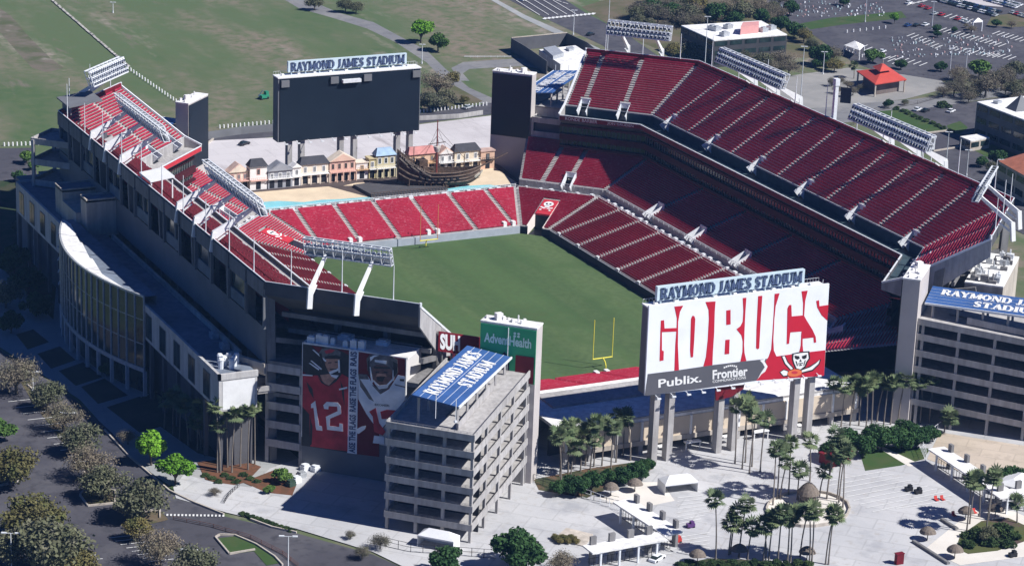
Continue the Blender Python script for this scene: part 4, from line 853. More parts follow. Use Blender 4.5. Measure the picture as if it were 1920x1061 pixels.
for sx in (1, -1):
    for y in ((36, -38) if sx > 0 else (36, -36)):
        lightbank((sx*(95.5 if sx > 0 else 93.5), y, 52.6), (0, 1), (-sx, 0), 38, ('flood light bank over the shaded maroon deck, the one beside the white roofed office' if y > 0 else 'flood light bank over the shaded maroon deck, the one before the hedged lawn') if sx > 0 else ('flood light bank over the far part of the sunlit red deck' if y > 0 else 'flood light bank over the sunlit red deck, above the beach lagoon'), sx)
    for sy in (1, -1):
        q = {(1, 1): (87.5, 90.5, 53), (1, -1): (84.5, -96, 53.3), (-1, 1): (-87.4, 86.5, 53), (-1, -1): (-87.5, -93, 52.6)}[(sx, sy)]
        lightbank(q, np.array([-sx, sy])/R2, np.array([-sx, -sy])/R2, 21, {(1, 1): 'flood light bank above the maroon corner deck by the road crossing', (1, -1): 'end-on flood light bank at the near end of the maroon deck', (-1, 1): 'flood light bank standing against the park lawn', (-1, -1): 'flood light bank hanging in front of the green field'}[(sx, sy)], sx)
m = MB(); m.slab([(-103, 74, 46.5), (-103, 86, 46.5), (-93, 86.5, 47.6), (-93, 75, 47.6)], (0, 0, .4)); m.box(-102, 76, 44, -101.6, 84, 46.5); tag(m.build('deck_canopy', GREY), 'grey shade canopy on the far top corner of the sunlit red deck', 'canopy')
m = MB(); m.slab([(-104, -1, 45.2), (-104, 8, 45.2), (-97.5, 8, 46.0), (-97.5, -1, 46.0)], (0, 0, .4)); o = m.build('camera_canopy', WHITE); tag(o, 'small white roof on posts at the rim of the sunlit red deck', 'canopy')
m = MB()
for x, y in ((-103.6, -.6), (-103.6, 7.6), (-98, -.6), (-98, 7.6)): m.bar((x, y, 40.5), (x, y, 45.3), .3, .3)
m.build('canopy_post', STEEL, o)
# ---------------------------------------------------------------- goal posts
def goal(y, s, label):
    t = thing('goal_post', label, 'goal post', (0, y, 0), 'goal posts')
    m = MB()
    b = [(0, y-s*2, 0), (0, y-s*2, 1.6), (0, y-s*1.5, 2.5), (0, y-s*.6, 2.98), (0, y, 3.05)]
    for p, q in zip(b, b[1:]): m.tube(p, q, .16, n=8)
    m.build('gooseneck', YELLOW, t)
    m = MB(); m.tube((-2.9, y, 3.05), (2.9, y, 3.05), .16, n=8); m.build('crossbar', YELLOW, t)
    for x in (-2.82, 2.82):
        m = MB(); m.tube((x, y, 3.05), (x, y, 13.72), .11, n=8); m.build('upright', YELLOW if s > 0 else M('orange_upright', (.62, .25, .12), .5, .05), t)
goal(-54.86, 1, 'yellow goal post in front of the GO BUCS board'); goal(54.86, -1, 'goal post in front of the bright red end zone seats')
# ---------------------------------------------------------------- pirate village on the far end deck
ZD = 7.6
t = thing('village_deck', 'raised sandy beach platform with painted lagoon before the village', 'platform', (0, 100, 0))
m = MB(); m.prism([(-47, 84.6), (46, 84.6), (49, 108), (46, 122), (-47, 122)], 0, ZD-.02); m.build('deck_base', M('deck_brown', (.085, .065, .06), .85, .2, .2), t)
def sheet(name, pts, z, mat, par=None):
    m = MB(); m.slab([(*p[:2], z) for p in pts], (0, 0, -.015)); return m.build(name, mat, par)
SAND = M('sand', (.64, .52, .37), .9, .1, .2); LAGOON = M('lagoon', (.22, .58, .64), .3, .15, .15)
sheet('sand', [(-42, 87), (-5, 87.4), (-12.5, 103), (-22, 103.8), (-38, 104.5), (-45, 104)], ZD+.01, SAND, t)
sheet('sand', [(24, 87), (45, 87), (46, 106), (36, 105), (27, 101)], ZD+.01, SAND, t)
sheet('lagoon', [(-46, 86), (-4.5, 86.4), (-5, 88.2), (-14, 88.8), (-20, 90), (-26, 89.4), (-33, 93.2), (-38, 93.6), (-43, 90)], ZD+.03, LAGOON, t)
sheet('lagoon', [(20, 86), (38, 86), (36, 88.5), (28, 89.8), (21, 88.6)], ZD+.03, LAGOON, t)
sheet('plank_strip', [(-8, 102.2), (-3, 104), (5.5, 102.9), (7.5, 101.8), (-4, 101.2)], ZD+.02, SAND, t)
m = MB(); m.hexa([(-5, 87, ZD), (21, 87, ZD), (14, 102, ZD), (-6, 100, ZD)], [(-4.6, 87.3, ZD+.9), (20.6, 87.3, ZD+.9), (13.6, 101.6, ZD+.9), (-5.6, 99.6, ZD+.9)]); m.build('stage', M('stage_grey', (.075, .072, .078), .85, .15, .3), t)
m = MB()
for i in range(26): m.bar((-5+i, 86.9, ZD), (-5+i, 86.9, ZD+1.5), .1, .1)
m.bar((-5, 86.9, ZD+1.5), (21, 86.9, ZD+1.5), .12, .12); m.build('stage_rail', WOODD, t)
def house(x0, x1, y, h, col, roofcol, kind, label, d=3.2, win=3, porch=False, upper=None):
    cx = (x0+x1)/2; t = thing('village_house', label, 'house', (cx, y+d/2, ZD), 'painted house fronts of the pirate village')
    wm = M('house_wall', col, .8, .12, .3); rm = M('house_roof', roofcol, .8, .2, .5)
    m = MB(); m.box(x0, y, ZD, x1, y+d, ZD+h); m.build('wall', wm, t)
    m = MB(); z = ZD+h; r = min(2.6, (x1-x0)*.42)
    if kind == 'gable':
        m.hexa([(x0-.3, y-.4, z), (x1+.3, y-.4, z), (x1+.3, y+d, z), (x0-.3, y+d, z)], [(cx-.1, y-.4, z+r), (cx+.1, y-.4, z+r), (cx+.1, y+d, z+r), (cx-.1, y+d, z+r)])
    elif kind == 'hip':
        m.hexa([(x0-.4, y-.5, z), (x1+.4, y-.5, z), (x1+.4, y+d, z), (x0-.4, y+d, z)], [(x0+.8, y+d*.45, z+2), (x1-.8, y+d*.45, z+2), (x1-.8, y+d*.7, z+2), (x0+.8, y+d*.7, z+2)])
    else: m.box(x0-.2, y-.3, z, x1+.2, y+d, z+.4)
    m.build('roof', rm, t)
    if kind == 'gable':
        m = MB(); m.slab([(x0, y-.5, z), (x1, y-.5, z), (cx, y-.5, z+r-.35)], (0, .06, 0)); m.build('gable_front', wm, t)
    for i in range(win):
        wx = x0+(x1-x0)*(i+.5)/win; m = MB(); m.box(wx-.75, y-.08, ZD+.2, wx+.75, y+.1, ZD+2.6); m.build('door' if i == win//2 else 'shop_window', DARK, t)
        f = MB(); f.box(wx-.6, y-.07, ZD+h-2.7, wx+.6, y+.1, ZD+h-.7); fo = f.build('window', upper or WHITE, t)
        f = MB(); f.box(wx-.4, y-.1, ZD+h-2.5, wx-.04, y+.0, ZD+h-.9); f.box(wx+.04, y-.1, ZD+h-2.5, wx+.4, y, ZD+h-.9); f.build('window_pane', GLASSD if h > 6.4 else GREY, fo)
    m = MB(); m.box(x0, y-.9, ZD+3.0, x1, y, ZD+3.25); m.box(x0, y-.95, ZD+3.9, x1, y-.85, ZD+4.0)
    for i in range(int((x1-x0)/.7)): m.box(x0+i*.7, y-.95, ZD+3.25, x0+i*.7+.08, y-.87, ZD+3.9)
    m.build('balcony', upper or WHITE, t)
    if porch:
        for i in range(win+1):
            m = MB(); px_ = x0+(x1-x0)*i/win; m.box(px_-.14, y-1, ZD, px_+.14, y-.75, ZD+3); m.build('porch_post', wm, t)
    return t
CRM = (.74, .64, .52); OCH = (.64, .46, .32); WHT = (.78, .75, .72); DK = (.05, .05, .06)
PINK = M('pink_trim', (.68, .42, .36), .7, .1, .5); TAN = M('tan_trim', (.56, .36, .2), .7, .15, .5)
house(-48, -43.6, 108.8, 5.2, CRM, CRM, 'gable', 'small cream gabled village house at the lagoon end', win=2, upper=PINK)
house(-43.4, -37.2, 107.6, 6.0, CRM, (.70, .5, .42), 'gable', 'wide cream village house with a low pink gable and balcony', win=3, upper=PINK)
house(-37, -31.5, 106.6, 7.4, WHT, DK, 'hip', 'tall white village house with a dark hipped roof', win=1, upper=PINK)
house(-31.2, -23.2, 106.4, 5.6, (.30, .31, .34), (.26, .27, .30), 'gable', 'grey gabled village house between two white houses', win=3, upper=WHITE)
house(-23, -20.2, 106.8, 6.0, WHT, WHT, 'gable', 'narrow white gabled village house beside the grey one', win=1)
house(-20, -10.8, 107.6, 6.3, CRM, DK, 'hip', 'cream village house with dark roof and open arcade', win=3, porch=True, upper=WHITE)
house(-10.4, -1.8, 107.4, 6.6, (.68, .46, .36), CRM, 'gable', 'orange village house with a row of arched dark openings', win=4, porch=True, upper=PINK)
house(-1.4, 2.6, 107.6, 5.2, WHT, CRM, 'flat', 'low white and tan village front with a doorway', win=1, upper=TAN)
house(2.8, 5.0, 107.2, 6.2, (.58, .50, .26), (.5, .42, .25), 'flat', 'mustard coloured village front behind the stern', win=1)
house(5.2, 11.6, 107, 7.2, (.58, .52, .34), (.30, .42, .56), 'hip', 'village house with a pale blue roof and shuttered windows', win=3, upper=WHITE, porch=True)
house(11.9, 16.4, 108.8, 4.4, (.12, .12, .13), DK, 'hip', 'dark low village shed half hidden by the ship', win=1, upper=BLACK)
house(16.8, 26.4, 108.2, 6.2, (.68, .48, .34), (.50, .22, .20), 'hip', 'orange village house with a red roof behind the mast', win=3, upper=TAN, porch=True)
house(26.6, 31.6, 106.8, 6.0, WHT, (.72, .5, .4), 'gable', 'white village house with a small gable behind the bow', win=2)
house(31.8, 40.6, 106.2, 6.4, (.70, .60, .46), DK, 'hip', 'tan village house with a dark roof and three shop windows', win=3, upper=WHITE, porch=True)
house(40.8, 45.6, 105.6, 5.8, (.66, .44, .32), (.5, .35, .3), 'flat', 'salmon coloured village front next to the grey tower', win=1, upper=BLACK)
# pirate ship
t = thing('pirate_ship', 'weathered dark wooden pirate ship with a single bare mast', 'ship', (20, 93, ZD))
def hullpt(s, k, side):                         # s 0 stern .. 1 bow, k 0 keel .. 1 rail
    ax = np.array([7.5, 95.5])+s*np.array([25.0, -7.0]); n = np.array([7.0, 25.0]); n /= np.hypot(*n)
    wd = 3.5*min(1, .75+s*.5)*(1-max(0, (s-.45)/.55)**2.2)*(.45+.55*k**.5)
    zt = ZD+5.2+6.2*max(0, (.38-s)/.38)**1.3+1.3*max(0, (s-.62)/.38)**2; zb = ZD+.8+2.6*max(0, (s-.8)/.2)**2+1.8*max(0, (.12-s)/.12)
    return np.array([*(ax+n*side*wd), zb+(zt-zb)*k])
m = MB(); ns, nk = 22, 6
for side in (-1, 1):
    for i in range(ns):
        for k in range(nk):
            m.poly([hullpt(i/ns, k/nk, side), hullpt((i+1)/ns, k/nk, side), hullpt((i+1)/ns, (k+1)/nk, side), hullpt(i/ns, (k+1)/nk, side)])
m.poly([hullpt(0, k/nk, -1) for k in range(nk+1)]+[hullpt(0, k/nk, 1) for k in range(nk, -1, -1)])
m.build('hull', WOODD, t)
m = MB()
for k in (.28, .5, .74, 1.0):
    for side in (-1, 1):
        for i in range(ns): m.bar(hullpt(i/ns, k, side*1.04), hullpt((i+1)/ns, k, side*1.04), .22, .3)
m.build('wale', M('grey_wood', (.19, .145, .115), .85, .45, .8), t)
m = MB()
for i in range(ns):
    z = .62 if i > 7 else .8
    m.poly([hullpt(i/ns, z, -1), hullpt((i+1)/ns, z, -1), hullpt((i+1)/ns, z, 1), hullpt(i/ns, z, 1)])
m.build('deck', M('deck_wood', (.12, .09, .075), .85, .3, .6), t)
m = MB()
for i in range(9):
    for side in (-1, 1): p = hullpt(.42+i*.05, 1, side); m.bar(p, p+[0, 0, 1.0], .14, .14); q = hullpt(.04+i*.035, 1, side); m.bar(q, q+[0, 0, 1.1], .14, .14)
m.bar(hullpt(.3, .98, -1), hullpt(.3, .98, 1), .3, .5); m.box(13.2, 92, ZD+7, 16, 95, ZD+8.8); m.build('rail', WOODD, t)
m = MB(); m.tube((18.8, 91.6, ZD+3), (18.8, 91.6, 29), .32, .16, 8); m.build('mast', M('mast_red', (.22, .05, .04), .7, .2), t)
m = MB(); m.tube((18.8, 91.6, ZD+11.4), (18.8, 91.6, ZD+12.6), .7, 1.1, 12); m.tube((18.8, 91.6, ZD+12.6), (18.8, 91.6, ZD+13.2), 1.1, 1.1, 12); m.build('crows_nest', M('nest_white', (.62, .58, .52), .7, .1), t)
m = MB(); b = hullpt(.97, .9, 0); m.tube(b, b+[11.2, 2.2, 3.2], .3, .12, 6); m.build('bowsprit', WOODD, t)
m = MB()
for e in (hullpt(.95, 1, 0), hullpt(.2, 1, 1), hullpt(.2, 1, -1), hullpt(.55, 1, 1), hullpt(.55, 1, -1)): m.tube(e, (18.8, 91.6, 24), .04, n=4)
m.build('rigging', BLACK, t)
m = MB()
for i in range(26):
    s = random.uniform(.0, .6); p = hullpt(s, random.uniform(.1, .4), 1 if i % 2 else -1)+[0, 0, -.5]; m.bar(p, [p[0]+random.uniform(-.8, .8), p[1]+random.uniform(-.6, .6), ZD+.1], .22, .22)
m.build('prop_timbers', WOODD, t)
m = MB()
for i in range(7):
    for side in (-1,): p = hullpt(.26+i*.075, .55, side*1.06); m.box(p[0]-.35, p[1]-.25, p[2]-.35, p[0]+.35, p[1]+.1, p[2]+.35)
for i in range(4): p = hullpt(.03, .45+i*.15, -.5+i*.3); m.box(p[0]-.3, p[1]-.3, p[2], p[0]+.1, p[1]+.3, p[2]+.7)
m.build('gun_port', DARK, t)
m = MB()
for i in range(12): p = hullpt(.02+i*.025, .92, -1.06); m.bar(p, p+[0, -.1, .9], .3, .2)
for i in range(5): a_ = hullpt(.0+i*.07, .86+(i % 2)*.1, -1.08); m.bar(a_, hullpt(.1+i*.07, .8+(i % 2)*.1, -1.08), .25, .45)
m.build('stern_carving', M('carved_wood', (.22, .19, .16), .85, .5, 1.2), t)
m = MB()
for k in range(7): m.bar((18.8-1.9+k*.6, 91.4, ZD+5.2), (18.8-.2+k*.06, 91.6, 20.5), .05, .05)
for z in range(9): f_ = z/10; m.bar((18.8-1.9*(1-f_), 91.45, ZD+5.2+f_*8), (18.8+1.9*(1-f_), 91.45, ZD+5.2+f_*8), .05, .05)
for e in ((13, 92), (24, 89), (30, 88.3)): m.tube((*e, ZD+6), (18.8, 91.6, 26.5), .05, n=4)
m.bar((15.9, 91.6, 21.6), (21.7, 91.6, 21.9), .2, .2); m.tube((12, 93.8, ZD+9), (12, 93.8, ZD+13), .12, n=6); m.tube((27.2, 89.4, ZD+4), (27.2, 89.4, ZD+10.5), .14, n=6); m.build('shrouds', WOODD, t)
m = MB()
for i in range(14): p = hullpt(random.uniform(.3, .9), .66, random.uniform(-.7, .7)); m.box(p[0]-.4, p[1]-.3, p[2], p[0]+.4, p[1]+.3, p[2]+random.uniform(.5, 1.1))
m.build('deck_gear', M('gear_brown', (.14, .08, .05), .8, .5, 1.), t)
m = MB(); b = hullpt(.93, .3, -.2); m.tube(b, b+[1.6, -.8, 1.2], .7, .35, 8); m.tube(b+[1.6, -.8, 1.2], b+[2.2, -1, 2.2], .4, .25, 8); m.build('figurehead', M('figurehead_white', (.62, .56, .45), .7, .1), t)
# ---------------------------------------------------------------- concession building under the near end stand
t = thing('concession_building', 'long low beige building with white posts behind the GO BUCS board', 'building', (0, -98, 0))
m = MB(); m.prism([(-41, -110.5), (42, -110.5), (42, -85), (-36, -85), (-41, -90)], 8.2, 9.0); m.build('roof', ROOFW, t)
m = MB(); m.box(-40.5, -110.7, 2.9, 42, -110.2, 8.3); m.build('wall', M('beige_wall', (.62, .52, .40), .8, .08, .15), t)
m = MB(); m.box(-40.5, -111.0, 2.4, 42, -110.1, 3.6); m.build('beam', CONCB, t)
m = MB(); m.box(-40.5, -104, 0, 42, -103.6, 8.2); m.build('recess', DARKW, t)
m = MB(); m.box(-36, -97, 9.0, 40, -88, 9.5); m.bar((-40, -110.3, 9.25), (42, -110.3, 9.25), .3, .4); m.build('roof_step', CONC, t)
for i in range(13):
    m = MB(); x = -39.5+i*6.7; m.box(x-.25, -111.2, 3.6, x+.25, -110.7, 8.4); m.build('white_post', WHITE, t)
    m = MB(); m.box(x-.6, -110.9, 0, x+.6, -109.9, 2.5); m.build('pier', CONC, t)
for i in range(5):
    m = MB(); x = -18+i*9.5; m.box(x, -113.5, 2.2, x+4.2, -112.2, 2.5)
    for k in (0.1, 3.9): m.box(x+k, -113.3, 0, x+k+.2, -113.1, 2.2)
    tag(m.build('vendor_counter', WHITE), 'white vendor counter under the beige building, partly in shade', 'counter', 'white counters under the beige building')
# ---------------------------------------------------------------- ground
GRASS = M3('park_grass', [(.092, .130, .060), ((.20, .165, .125), .017, .44, .57, (1, .3, 1, .5)), ((.070, .112, .046), .009, .5, .60, (1, .5, 1, .5)), ((.27, .23, .19), .03, .58, .68, (1, .25, 1, .5)), ((.095, .125, .058), .2, .42, .66), ((.15, .14, .10), .09, .62, .72, (1, .3, 1, .5))])
LAWN = M3('lawn', [(.045, .085, .025), ((.07, .09, .035), .12, .45, .65)])
ASPH = M3('asphalt', [(.070, .068, .080), ((.095, .092, .102), .05, .45, .6), ((.052, .051, .06), .3, .5, .7)])
ROADL = M3('grey_road', [(.19, .19, .195), ((.23, .225, .22), .05, .45, .6), ((.15, .15, .155), .25, .5, .7)])
PLAZA = M3('plaza_concrete', [(.445, .445, .45), ((.50, .495, .495), .045, .42, .6), ((.36, .362, .375), .11, .54, .68), ((.39, .37, .35), .5, .55, .75)])
PLAZN = M3('north_plaza_concrete', [(.56, .53, .53), ((.46, .43, .43), .03, .45, .62, (1, .3, 1, .3)), ((.33, .30, .30), .06, .6, .7, (1, .25, 1, .3))])
WALK = M3('walk_concrete', [(.30, .31, .31), ((.36, .36, .35), .05, .45, .6)])
TANP = M3('tan_paving', [(.46, .39, .31), ((.52, .44, .36), .06, .45, .6), ((.38, .32, .26), .15, .55, .7)])
MULCH = M3('mulch', [(.16, .07, .04), ((.11, .06, .035), .6, .4, .6)])
DIRT = M3('dry_ground', [(.14, .115, .08), ((.09, .095, .045), .06, .42, .6)])
LINE = M('line_paint', (.66, .66, .65), .8, .12, .8)
def mow(m):
    t = m.node_tree; b = t.nodes['Principled BSDF']; src = b.inputs['Base Color'].links[0].from_socket
    g = t.nodes.new('ShaderNodeNewGeometry'); x = t.nodes.new('ShaderNodeSeparateXYZ'); t.links.new(g.outputs['Position'], x.inputs[0])
    a = t.nodes.new('ShaderNodeMath'); a.operation = 'MULTIPLY'; a.inputs[1].default_value = .26; t.links.new(x.outputs[0], a.inputs[0])
    c = t.nodes.new('ShaderNodeMath'); c.operation = 'SINE'; t.links.new(a.outputs[0], c.inputs[0])
    d = t.nodes.new('ShaderNodeMath'); d.operation = 'MULTIPLY_ADD'; d.inputs[1].default_value = .5; d.inputs[2].default_value = .5; t.links.new(c.outputs[0], d.inputs[0])
    r = _ramp(t, d.outputs[0], [(.3, (.92, .94, .93)), (.7, (1.06, 1.05, 1.03))]); t.links.new(_mix(t, src, r, 1., 'MULTIPLY'), b.inputs['Base Color'])
def joints(m, size, ang, dark=.86, width=.035):
    t = m.node_tree; b = t.nodes['Principled BSDF']; src = b.inputs['Base Color'].links[0].from_socket
    g = t.nodes.new('ShaderNodeNewGeometry'); mp = t.nodes.new('ShaderNodeMapping'); mp.inputs['Rotation'].default_value = (0, 0, ang); t.links.new(g.outputs['Position'], mp.inputs[0])
    k = t.nodes.new('ShaderNodeTexBrick'); k.offset = .5; k.inputs['Scale'].default_value = 1.; k.inputs['Brick Width'].default_value = size*1.6; k.inputs['Row Height'].default_value = size; k.inputs['Mortar Size'].default_value = width*size; k.inputs['Mortar Smooth'].default_value = .3
    k.inputs['Color1'].default_value = (1.03, 1.03, 1.03, 1); k.inputs['Color2'].default_value = (.95, .95, .955, 1); k.inputs['Mortar'].default_value = (dark, dark, dark, 1)
    t.links.new(mp.outputs[0], k.inputs[0]); t.links.new(_mix(t, src, k.outputs[0], 1., 'MULTIPLY'), b.inputs['Base Color'])
joints(PLAZA, 6., .785); joints(WALK, 4., .2); joints(TANP, 5., .785); joints(PLAZN, 7., .0, .9)
_z = [0.]
def gsheet(name, pts, mat, world=False):
    _z[0] += .006; m = MB(); P = [np.array(p) if world else G(*p) for p in pts]
    m.poly([(p[0], p[1], _z[0]) for p in P])
    if True:
        q = m.v; ar = sum(q[i][0]*q[(i+1) % len(q)][1]-q[(i+1) % len(q)][0]*q[i][1] for i in range(len(q)))
        if ar < 0: m.f[0] = m.f[0][::-1]
    o = m.build(name, mat); o['kind'] = 'structure'; return o
m = MB(); m.poly([(-2600, -1200, 0), (4200, -1200, 0), (4200, 5200, 0), (-2600, 5200, 0)]); o = m.build('ground', GRASS); o['kind'] = 'structure'
gsheet('dirt_trail', [(-10, 10), (20, 30), (55, 70), (95, 110), (120, 128), (88, 136), (60, 128), (30, 95), (-10, 50)], M3('trail_dirt', [(.15, .13, .10), ((.085, .10, .05), .08, .42, .62), ((.27, .24, .21), .06, .58, .7)]))
gsheet('park_path', [(520, -8), (556, -8), (640, 26), (700, 42), (752, 70), (800, 95), (838, 132), (880, 165), (925, 185), (925, 200), (890, 190), (846, 165), (800, 118), (742, 80), (688, 54), (630, 36), (560, 16)], ROADL)
gsheet('park_path', [(846, 128), (868, 117), (985, 109), (1020, 118), (1020, 132), (985, 124), (880, 130), (868, 138), (880, 152), (860, 152)], ROADL)
gsheet('dirt_patch', [(790, 165), (850, 160), (905, 190), (880, 200), (792, 210)], DIRT)
gsheet('north_road', [(330, 262), (388, 250), (520, 236), (785, 214), (930, 192), (1010, 185), (1010, 215), (930, 214), (785, 232), (520, 255), (340, 285)], ASPH)
gsheet('north_plaza', [(360, 280), (400, 264), (520, 258), (785, 234), (930, 216), (1010, 235), (1010, 380), (370, 400)], PLAZN)
gsheet('dry_lawn', [(1160, -8), (1600, -8), (1560, 60), (1520, 110), (1400, 100), (1250, 100), (1180, 70), (1090, 14)], DIRT)
gsheet('avenue', [(938, -8), (1046, -8), (1100, 26), (1170, 62), (1300, 150), (1240, 170), (1130, 86), (1020, 34)], ASPH)
gsheet('pavement', [(905, -8), (917, -8), (985, 29), (1060, 62), (1125, 92), (1118, 97), (1050, 68), (978, 34)], WALK)
gsheet('car_park', [(1440, -8), (1960, -8), (1960, 150), (1840, 150), (1770, 152), (1690, 150), (1600, 118), (1530, 70), (1500, 48), (1430, 30)], ASPH)
gsheet('verge', [(1500, 45), (1560, 34), (1690, 22), (1700, 34), (1580, 47), (1520, 56)], LAWN)
gsheet('verge', [(1860, 30), (1960, 20), (1960, 48), (1900, 52), (1850, 48)], DIRT)
gsheet('dirt_yard', [(1740, -8), (1900, -8), (1880, 14), (1810, 8)], PLAZN)
gsheet('pavilion_paving', [(1440, 150), (1500, 140), (1590, 128), (1690, 140), (1765, 152), (1780, 165), (1700, 186), (1600, 200), (1500, 205), (1440, 180)], TANP2 := M3('worn_paving', [(.25, .245, .235), ((.30, .29, .275), .06, .45, .6)]))
gsheet('side_road', [(1440, 190), (1520, 205), (1620, 194), (1720, 186), (1850, 168), (1960, 152), (1960, 166), (1860, 184), (1720, 208), (1640, 226), (1520, 236), (1440, 230)], ROADL)
gsheet('east_car_park', [(1600, 222), (1720, 206), (1860, 186), (1960, 168), (1960, 460), (1880, 420), (1760, 300)], ASPH)
gsheet('hedge_lawn', [(1640, 210), (1700, 205), (1756, 236), (1778, 244), (1720, 252), (1690, 246)], LAWN)
gsheet('kerb_island', [(1775, 236), (1800, 228), (1815, 240), (1800, 252), (1780, 250)], LAWN)
gsheet('east_verge', [(1820, 264), (1870, 274), (1960, 310), (1960, 330), (1860, 300), (1806, 272)], LAWN)
gsheet('west_road', [(-80, 280), (60, 278), (70, 330), (40, 345), (-80, 340)], ASPH)
gsheet('west_walk', [(-80, 420), (20, 360), (110, 400), (290, 620), (560, 860), (640, 900), (460, 960), (330, 915), (240, 850), (150, 750), (60, 690), (-80, 600)], WALK)
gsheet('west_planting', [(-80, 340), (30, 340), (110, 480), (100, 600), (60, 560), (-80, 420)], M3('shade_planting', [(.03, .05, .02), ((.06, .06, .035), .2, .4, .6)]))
gsheet('car_park', [(-80, 610), (60, 694), (140, 748), (210, 812), (250, 862), (318, 925), (420, 968), (556, 1000), (700, 1040), (800, 1085), (-80, 1120)], ASPH)
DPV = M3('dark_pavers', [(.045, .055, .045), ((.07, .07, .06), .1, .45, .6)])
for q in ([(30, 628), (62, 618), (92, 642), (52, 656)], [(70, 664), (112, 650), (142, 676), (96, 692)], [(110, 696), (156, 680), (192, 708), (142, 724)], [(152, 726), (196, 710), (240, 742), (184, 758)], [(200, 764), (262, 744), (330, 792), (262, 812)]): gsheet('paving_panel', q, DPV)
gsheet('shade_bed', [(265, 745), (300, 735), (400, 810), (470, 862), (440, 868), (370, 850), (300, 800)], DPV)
DIRT2 = M3('brown_verge', [(.13, .10, .065), ((.085, .085, .04), .25, .42, .6), ((.19, .16, .12), .12, .6, .7)])
gsheet('verge_strip', [(38, 716), (54, 716), (84, 752), (120, 796), (150, 838), (162, 872), (150, 880), (132, 852), (100, 806), (66, 762)], DIRT2)
gsheet('kerbed_island', [(150, 896), (162, 884), (192, 880), (216, 886), (212, 900), (176, 908)], DIRT2)
gsheet('kerbed_island', [(152, 930), (160, 922), (192, 918), (216, 924), (216, 945), (166, 950)], DIRT2)
gsheet('kerbed_island', [(0, 880), (30, 870), (52, 888), (30, 905), (0, 912)], DIRT2)
gsheet('kerbed_island', [(232, 966), (300, 958), (316, 975), (280, 984), (245, 978)], DIRT2)
gsheet('roadside_verge', [(318, 915), (332, 908), (420, 946), (414, 958), (366, 942)], LAWN); gsheet('kerbed_island', [(408, 1010), (442, 1006), (482, 1024), (526, 1056), (500, 1061), (476, 1034), (432, 1040)], LAWN)
gsheet('bright_walk', [(232, 850), (250, 840), (330, 900), (318, 912)], WALK)
gsheet('palm_bed', [(370, 868), (440, 858), (490, 876), (462, 905), (430, 912), (385, 900)], MULCH)
gsheet('south_plaza', [(325, 915), (345, 890), (400, 905), (470, 915), (505, 880), (560, 860), (700, 850), (1000, 872), (1000, 745), (1240, 720), (1720, 690), (1990, 740), (1990, 1110), (800, 1085), (700, 1036), (555, 992), (425, 962), (330, 935)], PLAZA)
gsheet('mulch_bed', [(455, 905), (520, 880), (560, 900), (548, 930), (500, 925)], MULCH)
gsheet('shrub_bed', [(1000, 900), (1100, 880), (1230, 862), (1225, 880), (1100, 935), (1010, 920)], M3('bed', [(.05, .06, .03), ((.13, .08, .05), .3, .45, .6)]))
gsheet('pale_terrace', [(1120, 935), (1200, 905), (1240, 905), (1265, 940), (1180, 958)], TANP2b := M3('pale_paving', [(.64, .60, .54), ((.70, .66, .60), .08, .45, .6)]))
gsheet('lawn', [(1612, 850), (1655, 838), (1744, 842), (1732, 862), (1690, 874), (1622, 884)], LAWN)
gsheet('lawn_path', [(1645, 840), (1656, 839), (1726, 872), (1704, 876)], TANP2b)
gsheet('tan_terrace', [(1762, 812), (1990, 848), (1990, 925), (1880, 915), (1738, 862)], TANP)
gsheet('seating_terrace', [(1735, 1030), (1790, 985), (1830, 955), (1900, 960), (1960, 985), (1960, 1040), (1800, 1061)], TANP2b)
gsheet('palm_island', [(1515+78*math.cos(i*.35), 957+33*math.sin(i*.35)) for i in range(18)], TANP2b)
gsheet('bush_island', [(1792, 1030), (1800, 1005), (1840, 978), (1890, 972), (1930, 990), (1925, 1015), (1870, 1034), (1815, 1040)], M3('island_mulch', [(.085, .095, .035), ((.10, .07, .06), .12, .5, .6)]))
gsheet('bottom_bed', [(1270, 1061), (1330, 1048), (1420, 1052), (1520, 1061), (1530, 1085), (1260, 1085)], M3('bed2', [(.04, .055, .025), ((.07, .06, .035), .3, .45, .6)]))
FIELD = M3('field_turf', [(.070, .122, .047), ((.088, .132, .056), .045, .46, .54, (1, .06, 1, 0)), ((.056, .104, .039), .03, .5, .65), ((.098, .092, .048), .03, .62, .76), ((.066, .104, .042), .6, .4, .7)])
mow(FIELD)
pts = []
for sx, sy in ((1, -1), (1, 1), (-1, 1), (-1, -1)):
    c = [(sx*39.5, CY+sy*55.5), (sx*32.7, CY+sy*62.3)]; pts += c if sx*sy > 0 else c[::-1]
gsheet('playing_field', pts, FIELD, True)
m = MB()                                       # painted lines
def gl(a, b, w_=.5):
    a, b = G(*a), G(*b); d = (b-a)[:2]; d /= np.hypot(*d); p = np.array([-d[1], d[0]])*w_/2
    m.poly([(*(a[:2]-p), .32), (*(a[:2]+p), .32), (*(b[:2]+p), .32), (*(b[:2]-p), .32)])
_zl = .32
for i in range(7): gl((1040+i*12.5-60, 6+i*4-24), (1050+i*12.5-60, 9+i*4-24))
for k in range(5): gl((955+k*17, -6), (1012+k*17, 30-k*.5), .35)
for k in range(13): gl((1020+k*7.5, 38-k*.75), (1024+k*7.5, 35-k*.75), 1.6)
